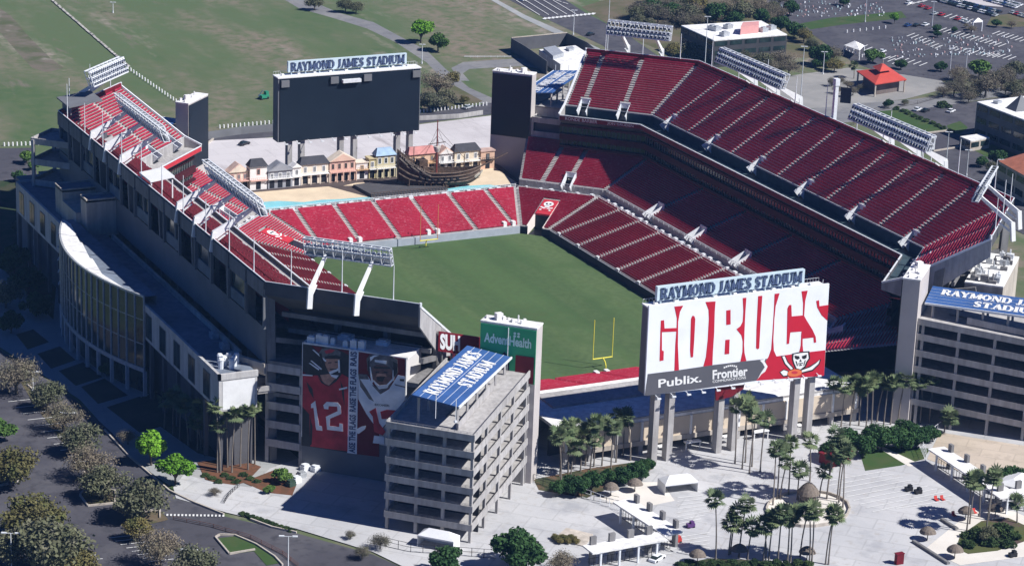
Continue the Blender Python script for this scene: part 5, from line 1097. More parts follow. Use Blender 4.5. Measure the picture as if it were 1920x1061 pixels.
for r, (x0, y0, x1, y1, n) in enumerate(((15, 755, 150, 880, 11), (205, 1010, 290, 1061, 8), (120, 1040, 160, 1061, 3), (1612, 92, 1690, 130, 9), (1700, 70, 1760, 96, 8), (1760, 60, 1880, 92, 14), (1780, 95, 1870, 112, 9), (1666, 112, 1735, 128, 6), (1860, 66, 1920, 82, 7), (1850, 105, 1900, 116, 5), (1700, 12, 1740, 3, 4), (1770, 34, 1830, 48, 6))):
    for i in range(n):
        x, y = x0+(x1-x0)*i/n, y0+(y1-y0)*i/n; gl((x, y), (x+(46 if y > 300 else 15), y-(5 if y > 300 else 6)), .26 if y > 300 else .5)
for i in range(16): gl((312+i*7, 967+i*.1), (315.5+i*7, 967+i*.1), 1.1)
for i in range(9): gl((1540+i*12, 905+i*7), (1660+i*16, 885+i*5.5), .28)
for i in range(8): gl((1270, 935+i*7), (1370-i*8, 925+i*7), .28)
for i in range(5): gl((1225, 1016+i*7), (1330, 1000+i*7), .28)
gl((1680, 955), (1780, 940), .3)
o = m.build('painted_markings', LINE); o['kind'] = 'structure'
m = MB()                                       # kerbs
def kerb(L, w_=.35, h=.16, closed=False):
    P = [G(*q) for q in L]
    for a, b in zip(P, P[1:]+(P[:1] if closed else [])):
        if np.hypot(*(b-a)[:2]) > .01: m.bar((*a[:2], h/2+.2), (*b[:2], h/2+.2), w_, h+.4)
kerb([(196, 808), (240, 855), (318, 922), (362, 943), (420, 966)]); kerb([(148, 895), (160, 885), (190, 880), (215, 888)]); kerb([(150, 930), (156, 922), (190, 918), (216, 922), (216, 945), (165, 950)], closed=True)
kerb([(404, 1009), (412, 1004), (440, 1005), (480, 1022), (515, 1045), (530, 1061)]); kerb([(404, 1009), (430, 1040), (478, 1032)]); kerb([(232, 962), (300, 958), (300, 972)]); kerb([(0, 912), (30, 905), (50, 890)])
kerb([(1515+78*math.cos(i*.35), 957+33*math.sin(i*.35)) for i in range(18)], .4, .5, True); kerb([(50, 722), (70, 740), (110, 790), (140, 835)])
kerb([(470, 975), (510, 990), (556, 1000)]); kerb([(1660, 258), (1720, 253), (1780, 246)], .5); kerb([(1750, 285), (1830, 272)], .5); kerb([(350, 300), (400, 262)], .5)
o = m.build('kerbs', CONCB); o['kind'] = 'structure'
# ---------------------------------------------------------------- trees
BARK = M('bark', (.10, .085, .07), .9, .3, 1.); PBARK = M('palm_bark', (.20, .175, .15), .9, .2, .8)
LF = {'olive': leafmat('olive_leaves', (0.082, 0.098, 0.058), (0.165, 0.172, 0.105), (0.185, 0.170, 0.125)), 'bare': leafmat('bare_twigs', (0.138, 0.122, 0.094), (0.215, 0.190, 0.148), (0.150, 0.155, 0.092), .05),
      'bright': leafmat('bright_leaves', (0.109, 0.246, 0.026), (0.203, 0.435, 0.043)), 'green': leafmat('green_leaves', (0.058, 0.123, 0.032), (0.123, 0.217, 0.051)), 'dark': leafmat('dark_leaves', (0.023, 0.065, 0.026), (0.058, 0.123, 0.041)),
      'warm': leafmat('warm_leaves', (0.116, 0.109, 0.043), (0.217, 0.189, 0.080), (0.102, 0.123, 0.043)), 'palm': leafmat('palm_leaves', (0.075, 0.120, 0.058), (0.185, 0.225, 0.120), None, .08), 'hedge': leafmat('hedge_leaves', (0.029, 0.061, 0.026), (0.080, 0.123, 0.043))}
def tree_mesh(kind, seed, R=4.5, H=4.2, flat=.78, n=1500, sz=.55, lobes=9, trunk=2.2, base=0.):
    """tapered trunk with limbs and a crown of scattered leaf sprays; unit: metres"""
    r = np.random.default_rng(seed); m = MB(); m.tube((0, 0, 0), (r.normal(0, .1), r.normal(0, .1), trunk), .34, .24, 7); L = []
    for i in range(lobes):
        a = 2*math.pi*i/lobes+r.normal(0, .35); d = R*r.uniform(.2, .86); c = np.array([math.cos(a)*d, math.sin(a)*d, H+R*flat*r.uniform(-.35, .55)*(1-d/R*.6)]); L.append((c, R*r.uniform(.22, .5)))
    L.append((np.array([0, 0, H+R*flat*.35]), R*.55))
    for c, q in L:
        k = np.array([c[0]*.35, c[1]*.35, trunk+(c[2]-trunk)*.45]); m.tube((0, 0, trunk*.85), k, .2, .12, 5); m.tube(k, c, .12, .04, 4)
        for _ in range(3 if kind == 'bare' else 2): m.tube(k+(c-k)*.5, c+r.normal(0, q*.5, 3), .07, .02, 4)
    tr = m
    w_ = np.array([q**2 for _, q in L]); w_ /= w_.sum(); idx = r.choice(len(L), n, p=w_); C = np.array([c for c, _ in L])[idx]; Q = np.array([q for _, q in L])[idx]
    d = r.normal(size=(n, 3)); d /= np.linalg.norm(d, axis=1)[:, None]; rad = Q*(r.uniform(.3, 1.25, n) if kind in ('bare', 'olive', 'warm') else r.uniform(.6, 1.06, n))
    P = C+d*rad[:, None]*np.array([1, 1, flat]); P[:, 2] = np.maximum(P[:, 2], base if base else trunk*.55)
    nrm = d*.6+r.normal(size=(n, 3))*.55; nrm[:, 2] += .25; nrm /= np.linalg.norm(nrm, axis=1)[:, None]
    a = np.cross(nrm, r.normal(size=(n, 3))); a /= np.linalg.norm(a, axis=1)[:, None]; b = np.cross(nrm, a); s = (sz*r.uniform(.5, 1.15, n))[:, None]
    asp = .35 if kind == 'bare' else .75
    v = np.stack([P-a*s-b*s*asp*.4, P+a*s*.2-b*s*asp, P+a*s+b*s*asp*.3, P-a*s*.1+b*s*asp], 1).reshape(-1, 3)
    m = MB(); m.v = [tuple(x) for x in v]; m.f = [(4*i, 4*i+1, 4*i+2, 4*i+3) for i in range(n)]; m.m = [0]*n
    return tr, m
PROTO = {}
def proto(kind, k, **kw):
    key = (kind, k)
    if key not in PROTO:
        tr, cr = tree_mesh(kind, hash(kind) % 97+k*13 if False else (sum(map(ord, kind))+k*13), **kw)
        t = bpy.data.objects.new('tree', None); ORG[t.name] = (0, 0, 0)
        a = tr.build('trunk', BARK, t); b = cr.build('crown', LF[kind], t)
        PROTO[key] = (a.data, b.data)
        bpy.data.objects.remove(a); bpy.data.objects.remove(b); bpy.data.objects.remove(t)
    return PROTO[key]
KW = {'olive': dict(n=4200, sz=.29, lobes=17), 'bare': dict(n=3600, sz=.27, lobes=17), 'bright': dict(n=3400, sz=.42, flat=.95, R=4.4, H=5., lobes=12), 'green': dict(n=1800, sz=.55), 'dark': dict(n=3400, sz=.42, flat=.9, lobes=14, H=4.2, trunk=1.4), 'warm': dict(n=4200, sz=.30, lobes=15), 'hedge': dict(n=1500, sz=.5, flat=.62, H=1.6, trunk=.5, lobes=10)}
def tree(x, y, r_px, kind, label, group, dz=None, world=None, name='tree', cat='tree'):
    """x, y: centre of the crown in the photograph; r_px its half width"""
    for _ in range(2):
        hc = dz if dz is not None else 5.0
        p = G(x, y, hc) if world is None else np.array(world, float)
        dist = np.linalg.norm(p-CP); R = r_px*dist/FOC; s = R/4.5*.92; hc = (5.0 if kind not in ('hedge',) else 1.8)*s; dz = hc
    t, c = proto(kind, RNG.integers(0, 3), **KW[kind])
    e = thing(name, label, cat, (p[0], p[1], 0), group); e.rotation_euler = (0, 0, random.uniform(0, 6.28)); e.scale = (s, s, s*random.uniform(.92, 1.08))
    for nm, d in (('trunk', t), ('crown', c)): o = bpy.data.objects.new(nm, d); COL.objects.link(o); o.parent = e
    return e
tree(283, 838, 37, 'bright', 'vivid green round tree, the one standing farther from the road bend', 'vivid green trees'); tree(329, 874, 36, 'bright', 'vivid green round tree at the tip of the kerbed verge', 'vivid green trees')
gw = 'sparse trees of the near parking lot'
for x, y, r, k in ((30, 690, 48, 'bare'), (88, 735, 34, 'olive'), (118, 775, 36, 'bare'), (150, 812, 40, 'olive'), (165, 858, 44, 'bare'), (192, 892, 44, 'olive'), (262, 925, 52, 'olive'), (18, 862, 50, 'warm'), (60, 950, 62, 'warm'), (98, 1005, 72, 'olive'), (30, 1010, 50, 'olive'), (300, 1015, 50, 'bare'), (360, 1048, 46, 'olive'), (260, 985, 30, 'warm'), (150, 1050, 40, 'warm'), (240, 815, 18, 'bare'), (-5, 800, 30, 'green')):
    tree(x, y, r*1.06, k, {'bare': 'leafless grey brown tree in the near parking lot', 'olive': 'sparse olive green tree in the near parking lot', 'warm': 'yellowish olive tree at the edge of the near parking lot', 'green': 'green tree at the very edge of the near parking lot'}[k], gw)
tree(972, 1018, 56, 'dark', 'large dense round dark green tree in front of the ramp building', 'round dark trees'); tree(838, 1046, 36, 'dark', 'smaller round dark green tree beside the white tent', 'round dark trees'); tree(1052, 1046, 34, 'bare', 'brownish thin tree right of the large round tree', 'round dark trees')
for x, y, r in ((403, 918, 13), (657, 1000, 13), (713, 1010, 22), (680, 1030, 20)): tree(x, y, r, 'bare', 'small thin street tree on the pale pavement', 'small street trees')
tree(528, 888, 20, 'green', 'small green tree at the foot of the open storeys', 'small street trees'); tree(505, 915, 12, 'green', 'little green tree on the red mulch bed', 'small street trees')
tree(790, 55, 26, 'bright', 'bright green park tree, larger of the pair by the path', 'park trees'); tree(822, 74, 23, 'green', 'green park tree, lower of the pair by the path', 'park trees')
for x, y, r, k in ((820, 150, 36, 'bare'), (838, 178, 26, 'olive'), (805, 185, 26, 'olive'), (850, 145, 18, 'warm'), (870, 185, 12, 'warm')): tree(x, y, r, k, 'brownish bushy tree right of the dark scoreboard', 'brown trees beside the scoreboard')
for x, y, r in ((648, 6, 18), (668, 10, 16), (590, 2, 18)): tree(x, y, r, 'olive', 'dark olive tree at the top of the park path', 'park trees')
gf = 'trees beyond the far stand'
for x, y, r, k in [(1200, 10, 26, 'bare'), (1235, 18, 28, 'bare'), (1260, 5, 26, 'bare'), (1290, 20, 26, 'olive'), (1310, 6, 24, 'warm'), (1340, 22, 24, 'dark'), (1360, 10, 26, 'bare'), (1390, 16, 26, 'olive'), (1420, 8, 24, 'bare'), (1430, 26, 20, 'dark'), (1445, 15, 18, 'bare'), (1465, 40, 20, 'dark'), (1490, 52, 20, 'dark'), (1508, 62, 18, 'warm'), (1246, 45, 18, 'bare'), (1218, 40, 14, 'olive'), (1290, 88, 22, 'olive'), (1262, 92, 20, 'warm'), (1430, 110, 26, 'olive'), (1465, 104, 28, 'bare'), (1480, 120, 22, 'bare'), (1440, 92, 20, 'bare'), (1540, 100, 24, 'dark'), (1562, 96, 22, 'bare'), (1522, 80, 16, 'olive'), (1565, 118, 18, 'warm'), (1638, 100, 20, 'green'), (1690, 118, 13, 'dark'), (1765, 122, 13, 'dark'), (1838, 122, 26, 'green'), (1850, 150, 32, 'bare'), (1815, 165, 22, 'bare'), (1790, 160, 20, 'bare'), (1880, 140, 30, 'bare'), (1905, 125, 24, 'olive'), (1770, 168, 16, 'bare'), (1678, 34, 11, 'bright'), (1582, 0, 12, 'dark'), (1670, 150, 0, ''), (1666, 192, 11, 'dark'), (1697, 190, 8, 'olive'), (1768, 196, 15, 'hedge'), (1872, 292, 20, 'dark'), (1905, 300, 16, 'green'), (1860, 312, 14, 'olive'), (1840, 300, 14, 'dark'), (1900, 200, 0, '')]+[(1190+i*24+random.uniform(-9, 9), random.uniform(-4, 30), random.uniform(15, 24), random.choice(('bare', 'bare', 'olive', 'warm', 'dark'))) for i in range(12)]+[(1395+i*14, random.uniform(88, 128), random.uniform(13, 20), random.choice(('bare', 'bare', 'olive'))) for i in range(6)]+[(1800+i*13, random.uniform(132, 172), random.uniform(12, 20), random.choice(('bare', 'olive', 'bare'))) for i in range(9)]+[(1530+i*9, random.uniform(104, 124), random.uniform(9, 14), 'dark') for i in range(4)]+[(1185+random.uniform(0, 300), random.uniform(-12, 38), random.uniform(15, 24), random.choice(('bare', 'bare', 'olive', 'warm', 'dark'))) for i in range(26)]+[(1790+random.uniform(0, 140), random.uniform(125, 180), random.uniform(11, 20), random.choice(('bare', 'bare', 'olive'))) for i in range(10)]+[(1700+random.uniform(0, 220), random.uniform(40, 62), random.uniform(6, 11), random.choice(('bare', 'dark'))) for i in range(7)]:
    if r: tree(x, y, r, k, {'bare': 'leafless grey tree in the woods left of the far lots' if x < 1530 else 'leafless grey tree right of the red pavilion', 'olive': 'olive green tree beyond the maroon stand', 'warm': 'yellow brown tree beyond the maroon stand', 'dark': 'dark green tree beyond the maroon stand', 'green': 'mid green tree beyond the car park', 'bright': 'small fresh green tree at the far car park verge', 'hedge': 'clipped rounded hedge bush by the far office'}[k], gf)
for x, y, r, k in ((25, 480, 34, 'dark'), (50, 520, 34, 'dark'), (10, 545, 34, 'olive'), (66, 565, 30, 'dark'), (20, 600, 26, 'dark'), (84, 450, 28, 'dark'), (48, 420, 26, 'olive'), (200, 690, 16, 'dark'), (300, 640, 24, 'dark'), (330, 700, 24, 'dark'), (50, 292, 16, 'green'), (36, 328, 14, 'dark'), (62, 308, 12, 'green')): tree(x, y, r, k, 'dark shaded tree beside the club building' if y > 340 else 'small tree by the far corner of the club building', 'shaded trees along the club building')
gh = 'hedge bushes of the near plaza'
for x, y, r in ((1080, 905, 28), (1110, 895, 28), (1050, 912, 20), (1140, 890, 20), (1170, 885, 24), (1195, 878, 24), (1215, 870, 16)): tree(x, y, r, 'dark', 'dense dark bush below the palm row', gh, 2., name='bush', cat='bush')
for x, y, r in ((1560, 835, 26), (1590, 820, 28), (1620, 830, 28), (1655, 815, 30), (1690, 818, 28), (1720, 815, 26), (1745, 810, 20), (1570, 855, 18), (1640, 805, 24), (1700, 800, 24)): tree(x, y, r, 'dark', 'dense dark green bush above the small lawn, right of the board', gh, 2., name='bush', cat='bush')
for x, y, r, k in ((1830, 1000, 24, 'hedge'), (1855, 995, 22, 'olive'), (1880, 990, 22, 'hedge'), (1900, 1005, 20, 'hedge'), (1860, 1015, 24, 'hedge'), (1815, 1020, 18, 'hedge'), (1890, 1020, 18, 'hedge'), (1890, 885, 24, 'dark'), (1912, 890, 22, 'dark'), (1865, 890, 16, 'dark')): tree(x, y, r, k, 'low bush on the rounded planting island at the right edge' if y > 960 else 'dark leafy tree behind the right hand gates', gh, 1.2, name='bush', cat='bush')
for i in range(11): tree(455+i*9, 962+i*3.1, 9, 'hedge', 'clipped low hedge section along the bottom road', 'low hedge by the bottom road', .8, name='hedge_bush', cat='hedge')
for i in range(9): tree(385+i*12, 890+(i % 3)*6, 10, 'hedge', 'low ground bush under the tall palms by the club building', 'bushes under the palms', .8, name='hedge_bush', cat='hedge')
for i in range(13): tree(1275+i*20, 1058-(i % 2)*4, 14, 'hedge', 'low bush in the bed along the bottom edge of the plaza', 'bushes in the bottom bed', .8, name='hedge_bush', cat='hedge')
for i in range(10): tree(1682+i*11, 203+i*4.6, 8, 'hedge', 'clipped hedge section beside the far lawn', 'hedge beside the far lawn', .8, name='hedge_bush', cat='hedge')
for i in range(9): tree(1040+i*5, 1010+(i % 3)*4-6, 9, 'warm', 'small shrub in the square planter on the plaza', 'shrubs in the square planter', 1.2, name='shrub', cat='shrub')
m = MB(); m.prism([G(1038, 1012), G(1062, 992), G(1112, 1004), G(1096, 1027)], 0, .45); tag(m.build('planter', CONCB), 'low square planter with mixed shrubs beside the large round tree', 'planter')
# palms
def palm_mesh(seed, h):
    r = np.random.default_rng(seed); tr = MB(); n = 7; bx, by = r.normal(0, .8, 2); pt = [np.array([bx*(i/n)**2, by*(i/n)**2, h*i/n]) for i in range(n+1)]
    for i in range(n): tr.tube(pt[i], pt[i+1], (.19-.07*i/n+(.05 if i == 0 else 0)), .19-.07*(i+1)/n, 7)
    top = pt[-1]; cr = MB()
    for i in range(34):
        az = r.uniform(0, 6.283); el = r.uniform(-.85, 1.25) if i > 6 else r.uniform(-1.3, -.7); L = r.uniform(1.05, 1.5)*(.75 if el < -.7 else 1)
        d = np.array([math.cos(az)*math.cos(el), math.sin(az)*math.cos(el), math.sin(el)]); s = np.array([-math.sin(az), math.cos(az), 0]); k = np.cross(d, s)
        q = top+d*L*.55; cr.tube(top, q, .03, .02, 3)
        for j in range(-3, 4):
            a = j*.36; f = d*math.cos(a)+s*math.sin(a)+np.array([0, 0, -.16-.05*abs(j)]); f /= np.linalg.norm(f); e = q+f*L*.85*(1-.05*abs(j)); g = np.cross(f, k); g /= np.linalg.norm(g)+1e-9
            cr.poly([q, q+f*L*.45+g*.13, e, q+f*L*.45-g*.13])
    return tr, cr
PP = []
for i, h in enumerate((10, 10, 10, 10)):
    tr, cr = palm_mesh(40+i, h); t = bpy.data.objects.new('palm', None); ORG[t.name] = (0, 0, 0); a = tr.build('trunk', PBARK, t); b = cr.build('crown', LF['palm'], t); PP.append((a.data, b.data, h))
    bpy.data.objects.remove(a); bpy.data.objects.remove(b); bpy.data.objects.remove(t)
def palm(x, y, ytop, label, group):
    b = G(x, y); h = HG(b, ytop); t, c, h0 = PP[RNG.integers(0, 4)]
    e = thing('palm_tree', label, 'palm tree', b, group); e.rotation_euler = (0, 0, random.uniform(0, 6.28))
    o = bpy.data.objects.new('trunk', t); COL.objects.link(o); o.parent = e; o.scale = (1, 1, h/h0)
    vt = t.vertices; tp = max(vt, key=lambda v: v.co.z).co; k = random.uniform(1.35, 1.7)
    o = bpy.data.objects.new('crown', c); COL.objects.link(o); o.parent = e; o.scale = (k, k, k); o.location = (tp.x*(1-k), tp.y*(1-k), h-h0*k)
z5 = lambda x, y: (1190+x/5.19, 700+y/5.19); zA = lambda x, y: (1240+x/4.403, 820+y/4.403); zB = lambda x, y: (1560+x/4.403, 820+y/4.403); r2 = lambda x, y: (640+x/3, 708+y/3); r3 = lambda x, y: (1280+x/3, 708+y/3); zm = lambda x, y: (260+x*.3203, 560+y*.3203)
def palms(f, L, label, group):
    for x, y, yt in L: palm(*f(x, y), f(x, yt)[1], label, group)
palms(z5, [(975, 885, 330), (1045, 935, 290), (1075, 875, 260), (1115, 980, 400), (1140, 915, 330), (1220, 968, 440)], 'tall palm between the legs of the GO BUCS board', 'palms under the board')
palms(r2, [(1235, 590, 330), (1228, 560, 270), (1275, 540, 300), (1312, 490, 260), (1345, 530, 330), (1372, 500, 280), (1420, 505, 250), (1465, 500, 260), (1515, 520, 290), (1545, 480, 215), (1585, 450, 240), (1625, 470, 215), (1290, 560, 390), (1400, 520, 340)], 'palm in the row before the low beige building', 'palms before the beige building')
palms(r3, [(835, 262, 25), (890, 280, 40), (940, 275, 20), (990, 275, 60), (1030, 300, 30), (1092, 252, 15), (1130, 272, 40), (1168, 268, 20), (1265, 250, 15), (1335, 262, 25), (1385, 262, 0), (1060, 285, 10), (1210, 265, 5)], 'palm between the board and the shaded ramp building', 'palms beside the shaded ramp')
palms(r3, [(1470, 312, 215)], 'short shaggy palm at the corner of the tan terrace', 'palms beside the shaded ramp')
palms(zA, [(920, 565, 110), (955, 515, 80), (980, 515, 195), (1048, 480, 60), (1120, 520, 260), (1225, 368, 20), (1303, 505, 280), (1365, 515, -20)], 'palm standing round the thatched hut on the oval island', 'palms round the thatched hut')
palms(r3, [(878, 705, 400), (868, 690, 390), (900, 735, 440), (810, 685, 420)], 'palm right of the thatched hut, on the island rim', 'palms round the thatched hut')
palms(zA, [(447, 1015, 520), (555, 975, 690), (570, 968, 620), (640, 990, 550), (710, 1020, 745), (840, 1030, 690), (862, 1030, 720), (885, 1030, 665), (960, 1035, 610), (1040, 1030, 650), (1065, 1030, 640), (1145, 990, 600), (1220, 1050, 610), (1240, 1050, 590), (1355, 1055, 640), (1378, 1055, 610)], 'palm in the front row along the bottom of the plaza', 'palms along the bottom of the plaza')
palms(zB, [(1110, 790, 345), (1135, 720, 380), (1215, 660, 340), (1270, 800, 310), (1292, 690, 300), (1525, 712, 540)], 'palm by the rounded planting island near the right edge', 'palms near the right edge')
palms(zm, [(345, 890, 640), (365, 880, 720), (400, 905, 630), (460, 1020, 750), (478, 1020, 630), (545, 1020, 680), (595, 985, 640), (640, 1005, 660), (680, 970, 640), (372, 870, 650), (520, 990, 650)], 'slim palm below the bright end wall of the club building', 'palms by the club building')
palms(zm, [(150, 760, 600), (200, 800, 560), (240, 830, 600), (290, 860, 620)], 'palm in the shade under the club building', 'palms in the shade')
# ---------------------------------------------------------------- plaza furniture
THATCH = M('thatch', (.17, .14, .115), .95, .3, 2.5)
def umbrella(x, y, label):
    b = G(x, y); t = thing('thatched_umbrella', label, 'sunshade', b, 'thatched umbrellas on the plaza')
    m = MB(); m.tube(b, b+[0, 0, 2.4], .1, n=6); m.build('post', BARK, t)
    m = MB(); r = 1.9; P = [(1.0, 2.15), (.8, 2.75), (.5, 3.2), (.18, 3.5)]; n = 12
    for (k0, z0), (k1, z1) in zip(P, P[1:]):
        for i in range(n):
            a, c = 2*math.pi*i/n, 2*math.pi*(i+1)/n
            m.poly([b+[r*k0*math.cos(a), r*k0*math.sin(a), z0+.12*math.sin(i*5)*(k0 == 1)], b+[r*k0*math.cos(c), r*k0*math.sin(c), z0+.12*math.sin(i*5+5)*(k0 == 1)], b+[r*k1*math.cos(c), r*k1*math.sin(c), z1], b+[r*k1*math.cos(a), r*k1*math.sin(a), z1]])
    m.poly([b+[r*.18*math.cos(2*math.pi*i/n), r*.18*math.sin(2*math.pi*i/n), 3.5] for i in range(n)])
    m.build('thatch_top', THATCH, t)
for q, s in ((zB(785, 855), 'thatched umbrella beside the big palm shadow on the plaza'), (zB(1100, 685), 'thatched umbrella beside two red chairs, left of the right edge palms'), (zB(1345, 665), 'thatched umbrella behind the rounded planting island'), (zB(1010, 1005), 'thatched umbrella at the lower left of the rounded planting island'),
             (zA(295, 1045), 'thatched umbrella at the bottom left of the front palm row'), (zA(640, 1000), 'thatched umbrella among the front palm row, left part'), (zA(1200, 1020), 'thatched umbrella among the front palm row, right part'), (r2(1515, 668), 'thatched umbrella on the pale terrace, nearer the dense bushes'), (r2(1650, 645), 'thatched umbrella on the pale terrace, nearer the white tent')): umbrella(*q, s)
b = G(1514, 945); t = thing('thatched_hut', 'tall round thatched hut on the oval palm island', 'hut', b)
m = MB()
for i in range(8): a = i*.785; m.tube(b+[2.1*math.cos(a), 2.1*math.sin(a), 0], b+[2.1*math.cos(a), 2.1*math.sin(a), 3.2], .12)
m.build('posts', BARK, t)
m = MB(); n = 14; m.tube(b+[0, 0, 1.4], b+[0, 0, 2.6], 1.9, 1.6, 12); m.tube(b, b+[0, 0, 1.1], 1.9, 1.9, 12); m.build('counter', THATCH, t)
m = MB(); P = [(2.6, 2.8), (2.2, 3.6), (1.5, 4.5), (.7, 5.2), (.12, 5.5)]
for (k0, z0), (k1, z1) in zip(P, P[1:]):
    for i in range(n): a, c = 2*math.pi*i/n, 2*math.pi*(i+1)/n; m.poly([b+[k0*math.cos(a), k0*math.sin(a), z0], b+[k0*math.cos(c), k0*math.sin(c), z0], b+[k1*math.cos(c), k1*math.sin(c), z1], b+[k1*math.cos(a), k1*math.sin(a), z1]])
m.build('thatch_roof', THATCH, t)
def tent(x, y, a, b_, h, label, wall=True, ang=None):
    p = G(x, y); ex = np.array([math.cos(ang), math.sin(ang)]); ey = np.array([-ex[1], ex[0]]); t = thing('white_tent', label, 'tent', p, None); q = lambda u, v, z: np.array([*(p[:2]+ex*u+ey*v), z])
    m = MB(); m.hexa([q(-a, -b_, h), q(a, -b_, h), q(a, b_, h), q(-a, b_, h)], [q(-a*.55, -.05, h+1.3), q(a*.55, -.05, h+1.3), q(a*.55, .05, h+1.3), q(-a*.55, .05, h+1.3)])
    m.hexa([q(-a, -b_, h-.35), q(a, -b_, h-.35), q(a, b_, h-.35), q(-a, b_, h-.35)], [q(-a, -b_, h), q(a, -b_, h), q(a, b_, h), q(-a, b_, h)]); m.build('tent_roof', WHITE, t)
    m = MB()
    for s in (-1, 1):
        if wall: m.slab([q(s*a, -b_, .05), q(s*a, b_, .05), q(s*a, b_, h-.3), q(s*a, -b_, h-.3)], [ex[0]*.05*-s, ex[1]*.05*-s, 0])
    if wall: m.slab([q(-a, b_, .05), q(a, b_, .05), q(a, b_, h-.3), q(-a, b_, h-.3)], [-ey[0]*.05, -ey[1]*.05, 0])
    else:
        for s in (-1, 1):
            for r in (-1, 1): m.tube(q(s*(a-.1), r*(b_-.1), 0), q(s*(a-.1), r*(b_-.1), h), .08)
    m.build('tent_wall' if wall else 'tent_posts', WHITE, t); return t
tent(1270, 920, 4.1, 2.2, 2.8, 'open white tent near the left legs of the GO BUCS board', ang=-.1)
tent(822, 1026, 4.2, 1.9, 2.9, 'white tent at the foot of the ramp building, beside the round trees', ang=-.82)
tent(1905, 925, 4.4, 3.4, 3.2, 'white canopy at the right edge behind the right hand gates', False, ang=.5)
def gate(p0, p1, npil, wd, label):
    a, b = G(*p0), G(*p1); d = (b-a)[:2]; L = np.hypot(*d); d /= L; e = np.array([-d[1], d[0]]); t = thing('ticket_gate', label, 'gate canopy', (a+b)/2, 'ticket gates of the plaza')
    h = 4.2; c = (a+b)[:2]/2; m = MB(); m.obox(c, d*L/2, e*wd/2, h, h+.35); m.build('gate_roof', ROOFW, t)
    for i in range(npil):
        k = a[:2]+d*L*(i+.5)/npil; m = MB(); m.obox(k+e*wd*.42, d*.7, e*.35, 0, h+2.2); m.build('pillar', CONCD, t)
        m = MB(); m.obox(k-e*wd*.4, d*.2, e*.2, 0, h); m.build('gate_post', STEEL, t)
    m = MB(); n = int(L/1.1)
    for i in range(n): k = a[:2]+d*(i+.5)*1.1; m.bar((*k, 0), (*k, 2.3), .09, .09)
    for z in (.3, 2.3): m.bar((*a[:2], z), (*b[:2], z), .08, .08)
    m.build('turnstile_fence', BLACK, t); return t
gate((1165, 972), (1262, 1036), 4, 5.0, 'long ticket gate canopy running down towards the bottom palms')
gate((1100, 1066), (1240, 1040), 4, 4.4, 'ticket gate canopy along the bottom edge, right of the round trees')
gate((1752, 872), (1872, 952), 4, 4.6, 'ticket gate canopy with pillars beside the tan terrace')
gate((1862, 962), (1930, 952), 2, 4.0, 'ticket gate canopy at the right edge behind the palms')
def fence(L, h, label, mat=BLACK, step=2.4, panel=False):
    P = [G(*q) for q in L]; m = MB()
    for a, b in zip(P, P[1:]):
        n = max(1, int(np.linalg.norm(b-a)/step))
        for i in range(n): k = a+(b-a)*i/n; m.bar((*k[:2], 0), (*k[:2], h), .1, .1)
        for z in (h, .25, h*.6): m.bar((*a[:2], z), (*b[:2], z), .07, .07)
    o = m.build('fence', mat); tag(o, label, 'fence'); return o
fence([(700, 1020), (770, 1036), (930, 1048)], 2.2, 'thin fence between the round trees and the ramp building'); fence([(1000, 905), (1090, 935), (1160, 948)], 2.2, 'dark fence below the dense bush row'); fence([(1090, 932), (1160, 958), (1250, 1010)], 2.4, 'pale rail fence behind the long ticket gates', STEEL); fence([(1735, 865), (1725, 840), (1762, 812)], 3, 'pale fence round the left end of the tan terrace', STEEL, 1.6)
fence([(420, 945), (428, 932), (440, 920), (450, 912)], 1.1, 'short zigzag stair rail near the mulch bed', BLACK, 1.2); fence([(325, 975), (400, 990), (470, 1010), (530, 1040), (560, 1064)], 1.0, 'brown post and chain line along the road bend', M('brown_posts', (.16, .07, .05), .8), 3.2); fence([(1560, 260), (1640, 210), (1720, 196), (1790, 176)], 1.4, 'dark post fence along the road beyond the stand', BARK, 7); fence([(958, 108), (870, 108)], .6, 'thin low rail on the park edge', STEEL)
def wallseg(L, h, label, mat, th=.4, cap=None, name='wall'):
    P = [G(*q) for q in L]; m = MB()
    for a, b in zip(P, P[1:]): m.bar((*a[:2], h/2), (*b[:2], h/2), th, h)
    o = m.build(name, mat); tag(o, label, 'wall'); return o
wallseg([(386, 262), (452, 252), (520, 246)], 2.6, 'long grey wall left of the dark scoreboard', GREY); wallseg([(786, 226), (860, 222), (905, 215)], 1.6, 'low wall of the road behind the pirate ship', CONC)
t = thing('equipment_yard', 'dark screened yard with a white shed behind the far ramp', 'yard', G(1030, 110))
m = MB(); P = [G(*q) for q in ((958, 96), (1062, 86), (1100, 104), (1130, 130))]; Q = [G(*q) for q in ((958, 96), (985, 112), (1025, 140))]
for R_ in (P, Q):
    for a, b in zip(R_, R_[1:]): m.bar((*a[:2], 2.6), (*b[:2], 2.6), .3, 5.2)
m.build('screen_fence', DARKW, t); m = MB(); m.bar((*P[0][:2], 5.35), (*P[1][:2], 5.35), .5, .3); m.build('fence_rail', CONCB, t)
m = MB(); m.prism([G(1010, 112), G(1078, 104), G(1110, 124), G(1050, 140)], 0, 4); m.build('shed', ROOFW, t); m = MB(); m.prism([G(1018, 116), G(1040, 112), G(1056, 126), G(1036, 132)], 4, 5.6); m.prism([G(1060, 112), G(1072, 110), G(1076, 114), G(1066, 116)], 4, 5); m.build('shed_unit', GALV, t)
